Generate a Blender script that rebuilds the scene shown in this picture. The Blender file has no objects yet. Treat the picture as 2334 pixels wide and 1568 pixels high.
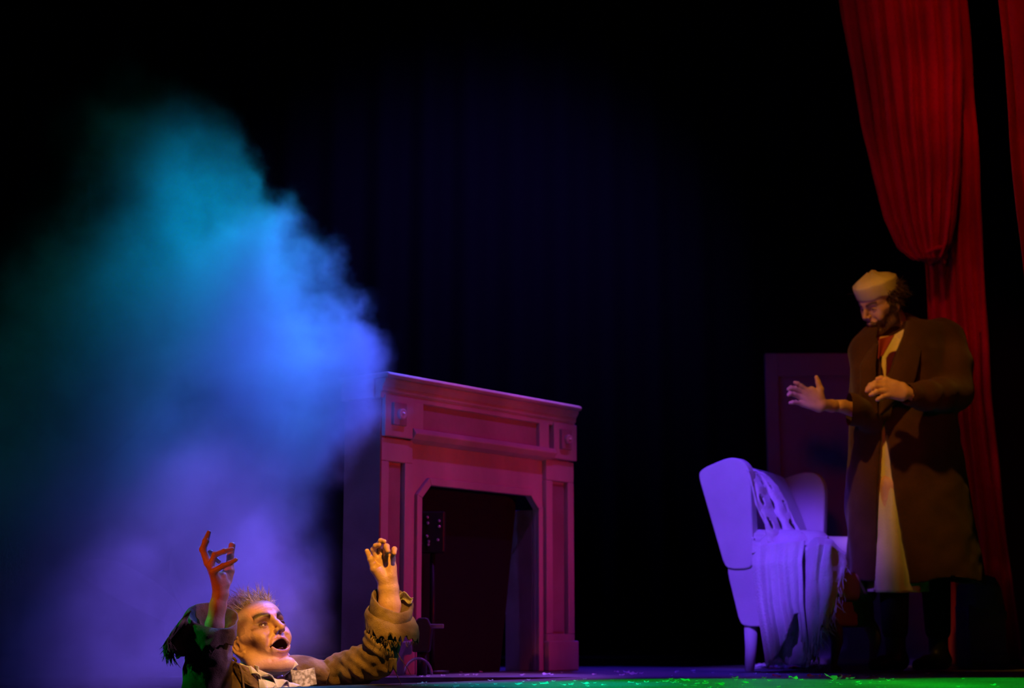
import bpy, bmesh, math, random
import numpy as np
from mathutils import Vector, Matrix, noise as mnoise

random.seed(7)
rng = np.random.default_rng(7)
scene = bpy.context.scene
COL = scene.collection

# ------------------------------------------------------------------ camera
F_PX = 3800.0
HORIZON = 1450.0
CAM_H = 0.15
TH = math.atan((HORIZON - 784.0) / F_PX)
CT, ST = math.cos(TH), math.sin(TH)
cam_data = bpy.data.cameras.new('camera')
cam = bpy.data.objects.new('camera', cam_data)
COL.objects.link(cam)
cam.location = (0, 0, CAM_H)
cam.rotation_euler = (math.pi / 2 + TH, 0, 0)
cam_data.sensor_width = 36.0
cam_data.lens = 36.0 * F_PX / 2334.0
cam_data.clip_start = 0.1
cam_data.clip_end = 60
cam_data.dof.use_dof = True
cam_data.dof.focus_distance = 5.5
cam_data.dof.aperture_fstop = 2.4
scene.camera = cam

def P(px, py, Y):
    """world point at depth Y seen at a pixel of the photograph"""
    xc = (px - 1167.0) / F_PX
    yc = (784.0 - py) / F_PX
    t = Y / (CT - yc * ST)
    return np.array([xc * t, Y, CAM_H + (ST + yc * CT) * t])

def G(px, py, z=0.0):
    """world point on the level z seen at a pixel"""
    xc = (px - 1167.0) / F_PX
    yc = (784.0 - py) / F_PX
    dz = ST + yc * CT
    t = (z - CAM_H) / dz
    return np.array([xc * t, (CT - yc * ST) * t, z])

# ------------------------------------------------------------------ colour management, world
scene.view_settings.view_transform = 'Standard'
scene.view_settings.look = 'None'
scene.view_settings.gamma = 1.0
scene.view_settings.exposure = 0.0
scene.view_settings.use_curve_mapping = False
cy = scene.cycles
cy.use_adaptive_sampling = True
cy.adaptive_threshold = 0.03
cy.adaptive_min_samples = 16
cy.use_denoising = True
cy.max_bounces = 4
cy.diffuse_bounces = 2
cy.glossy_bounces = 2
cy.volume_bounces = 1
cy.transparent_max_bounces = 6
cy.volume_step_rate = 1.0
cy.volume_max_steps = 128
cy.caustics_reflective = False
cy.caustics_refractive = False
cy.sample_clamp_indirect = 4.0
cy.sample_clamp_direct = 0.0

world = bpy.data.worlds.new('dark_house')
scene.world = world
world.use_nodes = True
bg = world.node_tree.nodes['Background']
bg.inputs[0].default_value = (0.25, 0.3, 1.0, 1)
bg.inputs[1].default_value = 0.0012

# ------------------------------------------------------------------ stage lights
def spot(name, loc, target, color, power, radius, blend=0.5, size=0.05, soft=False):
    ld = bpy.data.lights.new(name, 'SPOT')
    ld.color = color
    ld.energy = power
    ld.shadow_soft_size = size
    ld.spot_blend = blend
    loc = Vector([float(v) for v in loc]); target = Vector([float(v) for v in target])
    d = target - loc
    ld.spot_size = 2 * math.atan(radius / d.length)
    o = bpy.data.objects.new(name, ld)
    COL.objects.link(o)
    o.location = loc
    o.rotation_euler = d.to_track_quat('-Z', 'Y').to_euler()
    return o
# smoke
spot('cyan_backlight', (-0.9, 8.4, 5.4), P(520, 680, 6.1), (0.0, 0.37, 0.85), 3000, 0.56, 1.0, 0.1)
spot('teal_top_light', (-1.6, 7.6, 5.4), P(330, 400, 6.1), (0.0, 0.60, 0.36), 90, 0.9, 1.0, 0.1)
spot('violet_smoke_light', (0.9, 8.2, 4.6), P(580, 1010, 6.1), (0.055, 0.095, 1.0), 4200, 0.70, 1.0, 0.1)
spot('violet_low_light', (-0.8, 8.6, 2.2), P(430, 1360, 6.1), (0.21, 0.10, 1.0), 2300, 0.46, 1.0, 0.1)
spot('teal_side_light', (-4.2, 9.2, 2.6), P(150, 950, 6.1), (0.0, 0.42, 0.48), 50, 0.9, 1.0, 0.1)
# fireplace
spot('violet_front_light', (1.7, 5.0, 5.2), (0.0, 6.9, 0.6), (0.48, 0.06, 1.0), 215, 0.95, 0.5, 0.1)
spot('red_front_light', (3.6, 4.4, 0.7), (0.0, 6.9, 0.6), (1.0, 0.01, 0.02), 230, 0.9, 0.6, 0.2)
spot('violet_top_light', (1.6, 9.0, 4.6), (0.1, 6.95, 1.1), (0.45, 0.12, 1.0), 1500, 0.62, 0.5, 0.1)
# floor
for x, y in ((0.75, 5.35), (1.85, 5.5)):
    spot('green_floor_light', (x, 7.0, 7.2), (x, y, 0), (0.0, 1.0, 0.02), 2500, 0.80, 0.3, 0.1)
spot('teal_floor_light', (1.4, 7.6, 6.6), (0.12, 5.4, 0), (0.0, 0.7, 0.75), 2400, 0.46, 0.8, 0.1)
spot('blue_floor_light', (0.4, 9.6, 5.6), (0.3, 7.4, 0), (0.07, 0.02, 1.0), 1200, 1.2, 0.6, 0.1)
spot('red_floor_light', (2.8, 4.6, 5.0), (3.0, 7.3, 0), (1.0, 0.01, 0.0), 80, 1.0, 0.8, 0.1)
# armchair
spot('violet_chair_light', (-1.3, 2.4, 4.2), (1.13, 7.5, 0.52), (0.175, 0.055, 1.0), 2050, 0.52, 0.35, 0.1)
spot('red_chair_light', (4.2, 5.0, 1.6), (1.4, 7.5, 0.6), (1.0, 0.0, 0.05), 14, 0.7, 0.6, 0.1)
# robed man and curtain
spot('amber_robe_light', (-0.6, 3.6, 5.2), (1.92, 7.4, 0.95), (1.0, 0.42, 0.035), 620, 0.66, 0.8, 0.1)
spot('red_robe_light', (0.4, 3.2, 1.2), (1.6, 7.4, 1.35), (1.0, 0.02, 0.03), 42, 0.75, 0.7, 0.1)
for y, w in ((60, 330), (430, 330), (900, 140)):
    spot('red_curtain_light', (1.2, 4.2, 5.8), P(2215 + y * .05, y, 8.7), (1.0, 0.01, 0.03), w * .55, 0.74, 0.9, 0.1)
spot('red_curtain_side_light', (-2.6, 6.4, 5.2), P(2120, 380, 8.7), (1.0, 0.01, 0.03), 110, 1.35, 1.0, 0.1)
spot('violet_flat_light', (-1.0, 8.0, 3.0), (1.6, 9.25, 0.9), (0.22, 0.03, 1.0), 10, 0.9, 0.6, 0.1)
spot('red_side_light', (-0.5, 3.4, 4.2), P(2310, 250, 6.9), (1.0, 0.0, 0.0), 130, 0.8, 1.0, 0.1)
# singer
spot('amber_face_light', (0.2, 2.6, 2.9), P(745, 1400, 5.45), (1.0, 0.45, 0.045), 780, 0.31, 0.30, 0.05)
spot('lilac_side_light', (2.2, 5.3, 2.6), P(650, 1440, 5.5), (0.62, 0.30, 1.0), 200, 0.35, 0.5, 0.05)
spot('lilac_chest_light', (1.3, 3.0, 2.4), P(655, 1552, 5.45), (0.6, 0.45, 1.0), 260, 0.13, 0.7, 0.05)
spot('red_arm_light', (-2.4, 3.2, 0.9), P(490, 1285, 5.4), (1.0, 0.12, 0.0), 90, 0.19, 0.8, 0.05)
spot('green_arm_light', (-3.2, 5.3, 1.6), P(415, 1445, 5.4), (0.0, 1.0, 0.10), 110, 0.15, 0.6, 0.05)
# faint wash on the backcloth
spot('backcloth_light', (0.5, 8.0, 5.5), (-0.3, 12.5, 2.6), (0.16, 0.07, 1.0), 330, 2.6, 1.0, 0.2)


# ------------------------------------------------------------------ materials
def mat(name, color, rough=0.6, spec=0.3, bump=0.0, bscale=60.0, var=0.0, vscale=6.0, color2=None, metallic=0.0, sheen=0.0, vattr=None, detail=4.0, distortion=0.0, stretch=None, sss=0.0, trans=0.0):
    m = bpy.data.materials.new(name)
    m.use_nodes = True
    nt = m.node_tree
    b = nt.nodes['Principled BSDF']
    b.inputs['Base Color'].default_value = (*color, 1)
    b.inputs['Roughness'].default_value = rough
    b.inputs['Specular IOR Level'].default_value = spec
    b.inputs['Metallic'].default_value = metallic
    if sheen:
        b.inputs['Sheen Weight'].default_value = sheen
    tc = nt.nodes.new('ShaderNodeTexCoord')
    vec = tc.outputs['Object']
    if stretch:
        mp = nt.nodes.new('ShaderNodeMapping')
        mp.inputs['Scale'].default_value = stretch
        nt.links.new(vec, mp.inputs['Vector']); vec = mp.outputs['Vector']
    src = None
    if vattr:
        at = nt.nodes.new('ShaderNodeAttribute'); at.attribute_name = vattr
        src = at.outputs['Color']
    if color2 is not None:
        n = nt.nodes.new('ShaderNodeTexNoise')
        n.inputs['Scale'].default_value = vscale
        n.inputs['Detail'].default_value = detail
        n.inputs['Distortion'].default_value = distortion
        nt.links.new(vec, n.inputs['Vector'])
        r = nt.nodes.new('ShaderNodeValToRGB')
        r.color_ramp.elements[0].position = 0.38
        r.color_ramp.elements[1].position = 0.62
        r.color_ramp.elements[0].color = (*color, 1)
        r.color_ramp.elements[1].color = (*color2, 1)
        nt.links.new(n.outputs['Fac'], r.inputs['Fac'])
        if src is not None:
            mx = nt.nodes.new('ShaderNodeMix'); mx.data_type = 'RGBA'; mx.blend_type = 'MULTIPLY'
            mx.inputs['Factor'].default_value = 1.0
            nt.links.new(src, mx.inputs['A']); nt.links.new(r.outputs['Color'], mx.inputs['B'])
            src = mx.outputs['Result']
        else:
            src = r.outputs['Color']
    if src is not None:
        nt.links.new(src, b.inputs['Base Color'])
    if bump:
        n = nt.nodes.new('ShaderNodeTexNoise')
        n.inputs['Scale'].default_value = bscale
        n.inputs['Detail'].default_value = 3
        nt.links.new(vec, n.inputs['Vector'])
        bp = nt.nodes.new('ShaderNodeBump')
        bp.inputs['Strength'].default_value = bump
        bp.inputs['Distance'].default_value = 0.01
        nt.links.new(n.outputs['Fac'], bp.inputs['Height'])
        nt.links.new(bp.outputs['Normal'], b.inputs['Normal'])
    return m

# ------------------------------------------------------------------ object helpers
def tag(o, label=None, cat=None, group=None, kind=None):
    if label: o['label'] = label
    if cat: o['category'] = cat
    if group: o['group'] = group
    if kind: o['kind'] = kind
    return o

def empty(name, loc, label=None, cat=None, group=None, rz=0.0):
    o = bpy.data.objects.new(name, None)
    COL.objects.link(o)
    o.location = [float(v) for v in loc]
    o.rotation_euler = (0, 0, rz)
    return tag(o, label, cat, group)

def link(name, me, m, parent=None, smooth=False):
    """one mesh object; world-space vertices are kept when it gets a parent"""
    o = bpy.data.objects.new(name, me)
    COL.objects.link(o)
    if m is not None and len(me.materials) == 0:
        me.materials.append(m)
    if smooth:
        me.polygons.foreach_set('use_smooth', np.ones(len(me.polygons), dtype=bool))
    if parent is not None:
        o.parent = parent
        mw = Matrix.Identity(4)
        q = parent
        while q is not None:
            mw = Matrix.LocRotScale(q.location, q.rotation_euler, q.scale) @ mw
            q = q.parent
        inv = mw.inverted()
        if not getattr(o, '_local', False):
            me.transform(inv)
    return o

def from_pd(name, verts, faces, m, parent=None, smooth=False, uv=None):
    me = bpy.data.meshes.new(name)
    me.from_pydata([tuple(float(c) for c in v) for v in verts], [], [tuple(int(i) for i in f) for f in faces])
    me.update()
    return link(name, me, m, parent, smooth)

def solid(o, t, offset=0.0):
    md = o.modifiers.new('thick', 'SOLIDIFY'); md.thickness = t; md.offset = offset
    return o

def bev(o, w, seg=2):
    md = o.modifiers.new('bevel', 'BEVEL'); md.width = w; md.segments = seg; md.limit_method = 'ANGLE'
    return o

def sub(o, n=1):
    md = o.modifiers.new('subd', 'SUBSURF'); md.levels = n; md.render_levels = n
    return o

class MB:
    """collects simple solids into one mesh"""
    def __init__(s): s.v = []; s.f = []
    def box(s, lo, hi, fr=None):
        n = len(s.v)
        for z in (lo[2], hi[2]):
            for (x, y) in ((lo[0], lo[1]), (hi[0], lo[1]), (hi[0], hi[1]), (lo[0], hi[1])):
                p = (x, y, z)
                s.v.append(fr(*p) if fr else p)
        for f in ((3, 2, 1, 0), (4, 5, 6, 7), (0, 1, 5, 4), (1, 2, 6, 5), (2, 3, 7, 6), (3, 0, 4, 7)):
            s.f.append(tuple(n + i for i in f))
        return s
    def prism(s, poly, axis_lo, axis_hi, fn):
        """poly: list of 2-D points, swept between two values; fn(a,b,t)->xyz"""
        n = len(s.v); k = len(poly)
        for t in (axis_lo, axis_hi):
            for a, b in poly: s.v.append(tuple(fn(a, b, t)))
        s.f.append(tuple(n + i for i in reversed(range(k))))
        s.f.append(tuple(n + k + i for i in range(k)))
        for i in range(k):
            j = (i + 1) % k
            s.f.append((n + i, n + j, n + k + j, n + k + i))
        return s
    def tube(s, pts, radii, seg=12, cap=True):
        pts = [np.array(p, float) for p in pts]
        if not hasattr(radii, '__len__'): radii = [radii] * len(pts)
        n0 = len(s.v)
        t0 = pts[1] - pts[0]; t0 /= np.linalg.norm(t0)
        ref = np.array([0, 0, 1.0]) if abs(t0[2]) < 0.9 else np.array([1.0, 0, 0])
        for i, p in enumerate(pts):
            t = pts[min(i + 1, len(pts) - 1)] - pts[max(i - 1, 0)]
            t = t / (np.linalg.norm(t) + 1e-9)
            a = np.cross(ref, t); a /= np.linalg.norm(a) + 1e-9
            b = np.cross(t, a); ref = b
            ref = np.cross(t, a); ref = b
            for k in range(seg):
                an = 2 * math.pi * k / seg
                s.v.append(tuple(p + radii[i] * (math.cos(an) * a + math.sin(an) * b)))
            ref = b
        for i in range(len(pts) - 1):
            for k in range(seg):
                k2 = (k + 1) % seg
                s.f.append((n0 + i * seg + k, n0 + i * seg + k2, n0 + (i + 1) * seg + k2, n0 + (i + 1) * seg + k))
        if cap:
            s.f.append(tuple(n0 + k for k in reversed(range(seg))))
            s.f.append(tuple(n0 + (len(pts) - 1) * seg + k for k in range(seg)))
        return s
    def build(s, name, m, parent=None, smooth=False):
        o = from_pd(name, s.v, s.f, m, parent, smooth)
        return o

def fixn(o):
    bm = bmesh.new(); bm.from_mesh(o.data)
    bmesh.ops.recalc_face_normals(bm, faces=bm.faces)
    bm.to_mesh(o.data); bm.free()
    return o

# ------------------------------------------------------------------ implicit modeller
def unit(v):
    v = np.array(v, float); return v / (np.linalg.norm(v) + 1e-12)

def hash_noise(p, scale, seed=0):
    """smooth value noise, vectorised; p (...,3)"""
    q = p * scale + seed * 17.31
    i = np.floor(q).astype(np.int64); f = q - i
    f = f * f * (3 - 2 * f)
    def h(ix, iy, iz):
        n = (ix * 374761393 + iy * 668265263 + iz * 2147483647 + seed * 1274126177) & 0xffffffff
        n = ((n ^ (n >> 13)) * 1274126177) & 0xffffffff
        return ((n ^ (n >> 16)) & 0xffff) / 32767.5 - 1.0
    r = 0
    for dx in (0, 1):
        for dy in (0, 1):
            for dz in (0, 1):
                w = (f[..., 0] if dx else 1 - f[..., 0]) * (f[..., 1] if dy else 1 - f[..., 1]) * (f[..., 2] if dz else 1 - f[..., 2])
                r = r + w * h(i[..., 0] + dx, i[..., 1] + dy, i[..., 2] + dz)
    return r

class Vox:
    rs = 1.0
    def __init__(s, lo, hi, h):
        s.lo = np.array(lo, float); s.h = h
        n = np.ceil((np.array(hi) - s.lo) / h).astype(int) + 1
        s.n = n
        s.F = np.full(tuple(n), 9.0, dtype=np.float32)
        s.ax = [s.lo[i] + h * np.arange(n[i]) for i in range(3)]
    def win(s, lo, hi):
        a = np.clip(np.floor((np.array(lo) - s.lo) / s.h).astype(int), 0, s.n)
        b = np.clip(np.ceil((np.array(hi) - s.lo) / s.h).astype(int) + 1, 0, s.n)
        if (b <= a).any(): return None
        sl = tuple(slice(a[i], b[i]) for i in range(3))
        g = np.meshgrid(*[s.ax[i][sl[i]] for i in range(3)], indexing='ij')
        return sl, np.stack(g, -1)
    def comb(s, d, sl, k, op):
        F = s.F[sl]
        if op == 'add':
            if k > 0:
                h = np.maximum(k - np.abs(F - d), 0) / k
                r = np.minimum(F, d) - h * h * k * 0.25
            else: r = np.minimum(F, d)
        else:
            if k > 0:
                h = np.maximum(k - np.abs(F + d), 0) / k
                r = np.maximum(F, -d) + h * h * k * 0.25
            else: r = np.maximum(F, -d)
        s.F[sl] = r
    def cap(s, a, b, ra, rb, k=0.01, op='add', flat=None):
        """tapered capsule; flat=(axis, factor) squashes it along an axis"""
        a = np.array(a, float); b = np.array(b, float); ra = ra * Vox.rs; rb = rb * Vox.rs
        m = max(ra, rb) * 1.05 + k + 2 * s.h + 0.004
        w = s.win(np.minimum(a, b) - m, np.maximum(a, b) + m)
        if w is None: return s
        sl, p = w
        pa = p - a; ba = b - a
        t = np.clip((pa @ ba) / (ba @ ba + 1e-12), 0, 1)
        q = pa - t[..., None] * ba
        if flat is not None:
            ax, fac = flat
            c = q @ ax
            q = q + (c * (1 / fac - 1))[..., None] * ax
            d = np.linalg.norm(q, axis=-1) - (ra + t * (rb - ra))
            d = d * min(1.0, fac * 1.2)
        else:
            d = np.linalg.norm(q, axis=-1) - (ra + t * (rb - ra))
        s.comb(d.astype(np.float32), sl, k, op)
        return s
    def ell(s, c, r, R=None, k=0.01, op='add'):
        """ellipsoid; rows of R are its axes"""
        c = np.array(c, float); r = np.array(r, float) * Vox.rs
        m = r.max() + k + 2 * s.h + 0.004
        w = s.win(c - m, c + m)
        if w is None: return s
        sl, p = w
        q = p - c
        if R is not None: q = q @ np.array(R).T
        k0 = np.linalg.norm(q / r, axis=-1); k1 = np.linalg.norm(q / (r * r), axis=-1) + 1e-9
        d = k0 * (k0 - 1.0) / k1
        s.comb(d.astype(np.float32), sl, k, op)
        return s
    def poly(s, pts, radii, k=0.01, op='add'):
        for i in range(len(pts) - 1):
            s.cap(pts[i], pts[i + 1], radii[i], radii[i + 1], k, op)
        return s
    def func(s, lo, hi, fn, k=0.01, op='add'):
        w = s.win(lo, hi)
        sl, p = w
        s.comb(fn(p).astype(np.float32), sl, k, op)
        return s
    def surface(s):
        F = s.F
        I = F < 0
        c = np.zeros(tuple(np.array(F.shape) - 1), dtype=np.int8)
        for dx in (0, 1):
            for dy in (0, 1):
                for dz in (0, 1):
                    c += I[dx:F.shape[0] - 1 + dx, dy:F.shape[1] - 1 + dy, dz:F.shape[2] - 1 + dz]
        act = (c > 0) & (c < 8)
        idx = np.argwhere(act)
        vid = np.full(act.shape, -1, dtype=np.int64)
        vid[act] = np.arange(len(idx))
        acc = np.zeros((len(idx), 3)); cnt = np.zeros(len(idx))
        co = [(0, 0, 0), (1, 0, 0), (0, 1, 0), (1, 1, 0), (0, 0, 1), (1, 0, 1), (0, 1, 1), (1, 1, 1)]
        E = [(0, 1), (2, 3), (4, 5), (6, 7), (0, 2), (1, 3), (4, 6), (5, 7), (0, 4), (1, 5), (2, 6), (3, 7)]
        vals = [F[idx[:, 0] + o[0], idx[:, 1] + o[1], idx[:, 2] + o[2]] for o in co]
        for a, b in E:
            fa, fb = vals[a], vals[b]
            cr = (fa < 0) != (fb < 0)
            t = np.where(cr, fa / (fa - fb + 1e-20), 0)
            pt = np.array(co[a])[None] + t[:, None] * (np.array(co[b]) - np.array(co[a]))[None]
            acc += np.where(cr[:, None], pt, 0); cnt += cr
        V = s.lo + s.h * (idx + acc / np.maximum(cnt, 1)[:, None])
        faces = []
        n = F.shape
        for ax in range(3):
            o1, o2 = [(1, 2), (2, 0), (0, 1)][ax]
            sa = [slice(1, -1)] * 3; sb = [slice(1, -1)] * 3
            sa[ax] = slice(0, n[ax] - 1); sb[ax] = slice(1, n[ax])
            A = I[tuple(sa)]; B = I[tuple(sb)]
            e = np.argwhere(A != B)
            off = np.array([1, 1, 1]); off[ax] = 0
            e = e + off
            flip = I[e[:, 0], e[:, 1], e[:, 2]]
            def cell(d1, d2):
                q = e.copy(); q[:, o1] -= d1; q[:, o2] -= d2
                return vid[q[:, 0], q[:, 1], q[:, 2]]
            q = np.stack([cell(0, 0), cell(1, 0), cell(1, 1), cell(0, 1)], 1)
            q[~flip] = q[~flip][:, ::-1]
            faces.append(q)
        faces = np.concatenate(faces)
        faces = faces[(faces >= 0).all(1)]
        return V, faces

def vnormals(V, Fc):
    n = np.cross(V[Fc[:, 2]] - V[Fc[:, 0]], V[Fc[:, 3]] - V[Fc[:, 1]])
    N = np.zeros_like(V)
    for i in range(4): np.add.at(N, Fc[:, i], n)
    return N / (np.linalg.norm(N, axis=1)[:, None] + 1e-12)

def smooth_mesh(V, Fc, it=1, lam=0.5):
    for _ in range(it):
        A = np.zeros_like(V); c = np.zeros(len(V))
        for i in range(4):
            j = (i + 1) % 4
            np.add.at(A, Fc[:, i], V[Fc[:, j]]); np.add.at(c, Fc[:, i], 1)
            np.add.at(A, Fc[:, j], V[Fc[:, i]]); np.add.at(c, Fc[:, j], 1)
        V = V + lam * (A / np.maximum(c, 1)[:, None] - V)
    return V

def quadmesh(name, V, Fc, m, parent=None, colors=None, smooth=True):
    me = bpy.data.meshes.new(name)
    me.vertices.add(len(V)); me.vertices.foreach_set('co', np.asarray(V, dtype=np.float32).ravel())
    k = Fc.shape[1]
    me.loops.add(len(Fc) * k); me.loops.foreach_set('vertex_index', Fc.astype(np.int32).ravel())
    me.polygons.add(len(Fc))
    me.polygons.foreach_set('loop_start', np.arange(0, len(Fc) * k, k, dtype=np.int32))
    me.polygons.foreach_set('loop_total', np.full(len(Fc), k, dtype=np.int32))
    me.update(calc_edges=True)
    me.validate()
    if colors is not None:
        at = me.color_attributes.new('paint', 'FLOAT_COLOR', 'POINT')
        c = np.ones((len(V), 4), dtype=np.float32); c[:, :3] = colors
        at.data.foreach_set('color', c.ravel())
    return link(name, me, m, parent, smooth)

def grid_surface(name, fn, nu, nv, m, parent=None, thick=0.004, smooth=True, keep=None, closed_u=False):
    """surface from fn(u,v), u,v in 0..1; keep(u,v)->bool drops faces (holes, rags)"""
    V = []; 
    for j in range(nv + 1):
        for i in range(nu if closed_u else nu + 1):
            V.append(fn(i / nu, j / nv))
    w = nu if closed_u else nu + 1
    Fc = []
    for j in range(nv):
        for i in range(nu):
            if keep and not keep((i + .5) / nu, (j + .5) / nv): continue
            i2 = (i + 1) % w
            Fc.append((j * w + i, j * w + i2, (j + 1) * w + i2, (j + 1) * w + i))
    Fc = np.array(Fc); V = np.array(V)
    used = np.unique(Fc); mp = np.full(len(V), -1); mp[used] = np.arange(len(used))
    o = quadmesh(name, V[used], mp[Fc], m, parent, smooth=smooth)
    if thick: solid(o, thick)
    return o

def nz(x, y, z=0.0, s=1.0, seed=0):
    return mnoise.noise(Vector((x * s + seed * 7.1, y * s - seed * 3.3, z * s + seed)))

# ================================================================== THE SETTING
M_floor = mat('painted_stage_floor', (0.085, 0.085, 0.085), rough=0.5, spec=0.4, bump=0.25, bscale=35, color2=(0.15, 0.15, 0.145), vscale=9, detail=8)
M_black = mat('black_masking_cloth', (0.02, 0.02, 0.025), rough=0.95, spec=0.05, bump=0.2, bscale=20)
M_pit = mat('black_pit_lining', (0.006, 0.006, 0.0065), rough=0.8, spec=0.2)

A = G(1331, 1543.6); B_ = G(645, 1566.3)
dirn = unit(A - B_)
Bn = A - dirn * ((A[1] - 4.38) / dirn[1])
hole = [(A[0], A[1]), (-2.3, A[1]), (-2.3, 4.38), (Bn[0], 4.38)]
outer = [(-6, 4.2), (6, 4.2), (6, 13), (-6, 13)]
def floor_mesh():
    # strips round the opening: back, left, front, right (slanting edge)
    z0, z1 = -0.03, 0.0
    mb = MB()
    def pr(poly): mb.prism(poly, z0, z1, lambda a, b, t: (a, b, t))
    pr([(-6, A[1]), (A[0], A[1]), (6, A[1]), (6, 13), (-6, 13)])
    pr([(-6, 4.2), (-2.3, 4.2), (-2.3, A[1]), (-6, A[1])])
    pr([(-2.3, 4.2), (Bn[0], 4.2), (Bn[0], 4.38), (-2.3, 4.38)])
    pr([(Bn[0], 4.2), (6, 4.2), (6, A[1]), (A[0], A[1]), (Bn[0], 4.38)])
    return mb
floor = floor_mesh().build('floor', M_floor); fixn(floor); tag(floor, kind='structure')
pit = MB()
pit.prism([(-2.33, 4.3), (0.4, 4.3), (0.4, 6.2), (-2.33, 6.2)], -1.02, -1.0, lambda a, b, t: (a, b, t))
pitw = [(hole[i], hole[(i + 1) % 4]) for i in range(4)]
pit_floor = pit.build('trapdoor_platform', M_pit); tag(pit_floor, kind='structure')
for (p, q) in pitw:
    d = unit((q[0] - p[0], q[1] - p[1])); n = (d[1], -d[0])
    mb = MB()
    mb.prism([p, q, (q[0] + n[0] * .03, q[1] + n[1] * .03), (p[0] + n[0] * .03, p[1] + n[1] * .03)], -1.0, -0.031, lambda a, b, t: (a, b, t))
    o = mb.build('trapdoor_lining', M_pit); fixn(o); tag(o, kind='structure')

def drape_wall(name, p, q, z1, m, amp=0.06, per=0.35):
    p = np.array(p, float); q = np.array(q, float)
    L = np.linalg.norm(q - p); d = (q - p) / L; n = np.array([d[1], -d[0]])
    nu = int(L / per * 8)
    V = []; Fc = []
    for j in range(2):
        for i in range(nu + 1):
            s = i / nu * L
            a = amp * math.sin(2 * math.pi * s / per + 1.5 * nz(s, 0, 0, 1.3)) * (0.8 + 0.4 * nz(s, 3, 0, 0.9))
            b = p + d * s + n * a
            V.append((b[0], b[1], 0.0 if j == 0 else z1))
    for i in range(nu): Fc.append((i, i + 1, nu + 2 + i, nu + 1 + i))
    o = from_pd(name, V, Fc, m, None, True); solid(o, 0.01)
    return tag(o, kind='structure')
drape_wall('wall_back', (-6, 12.6), (6, 12.6), 6.5, M_black)
drape_wall('wall_left', (-5.6, 12.4), (-5.6, 6.0), 6.5, M_black)
drape_wall('wall_right', (5.6, 6.0), (5.6, 12.4), 6.5, M_black)

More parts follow.
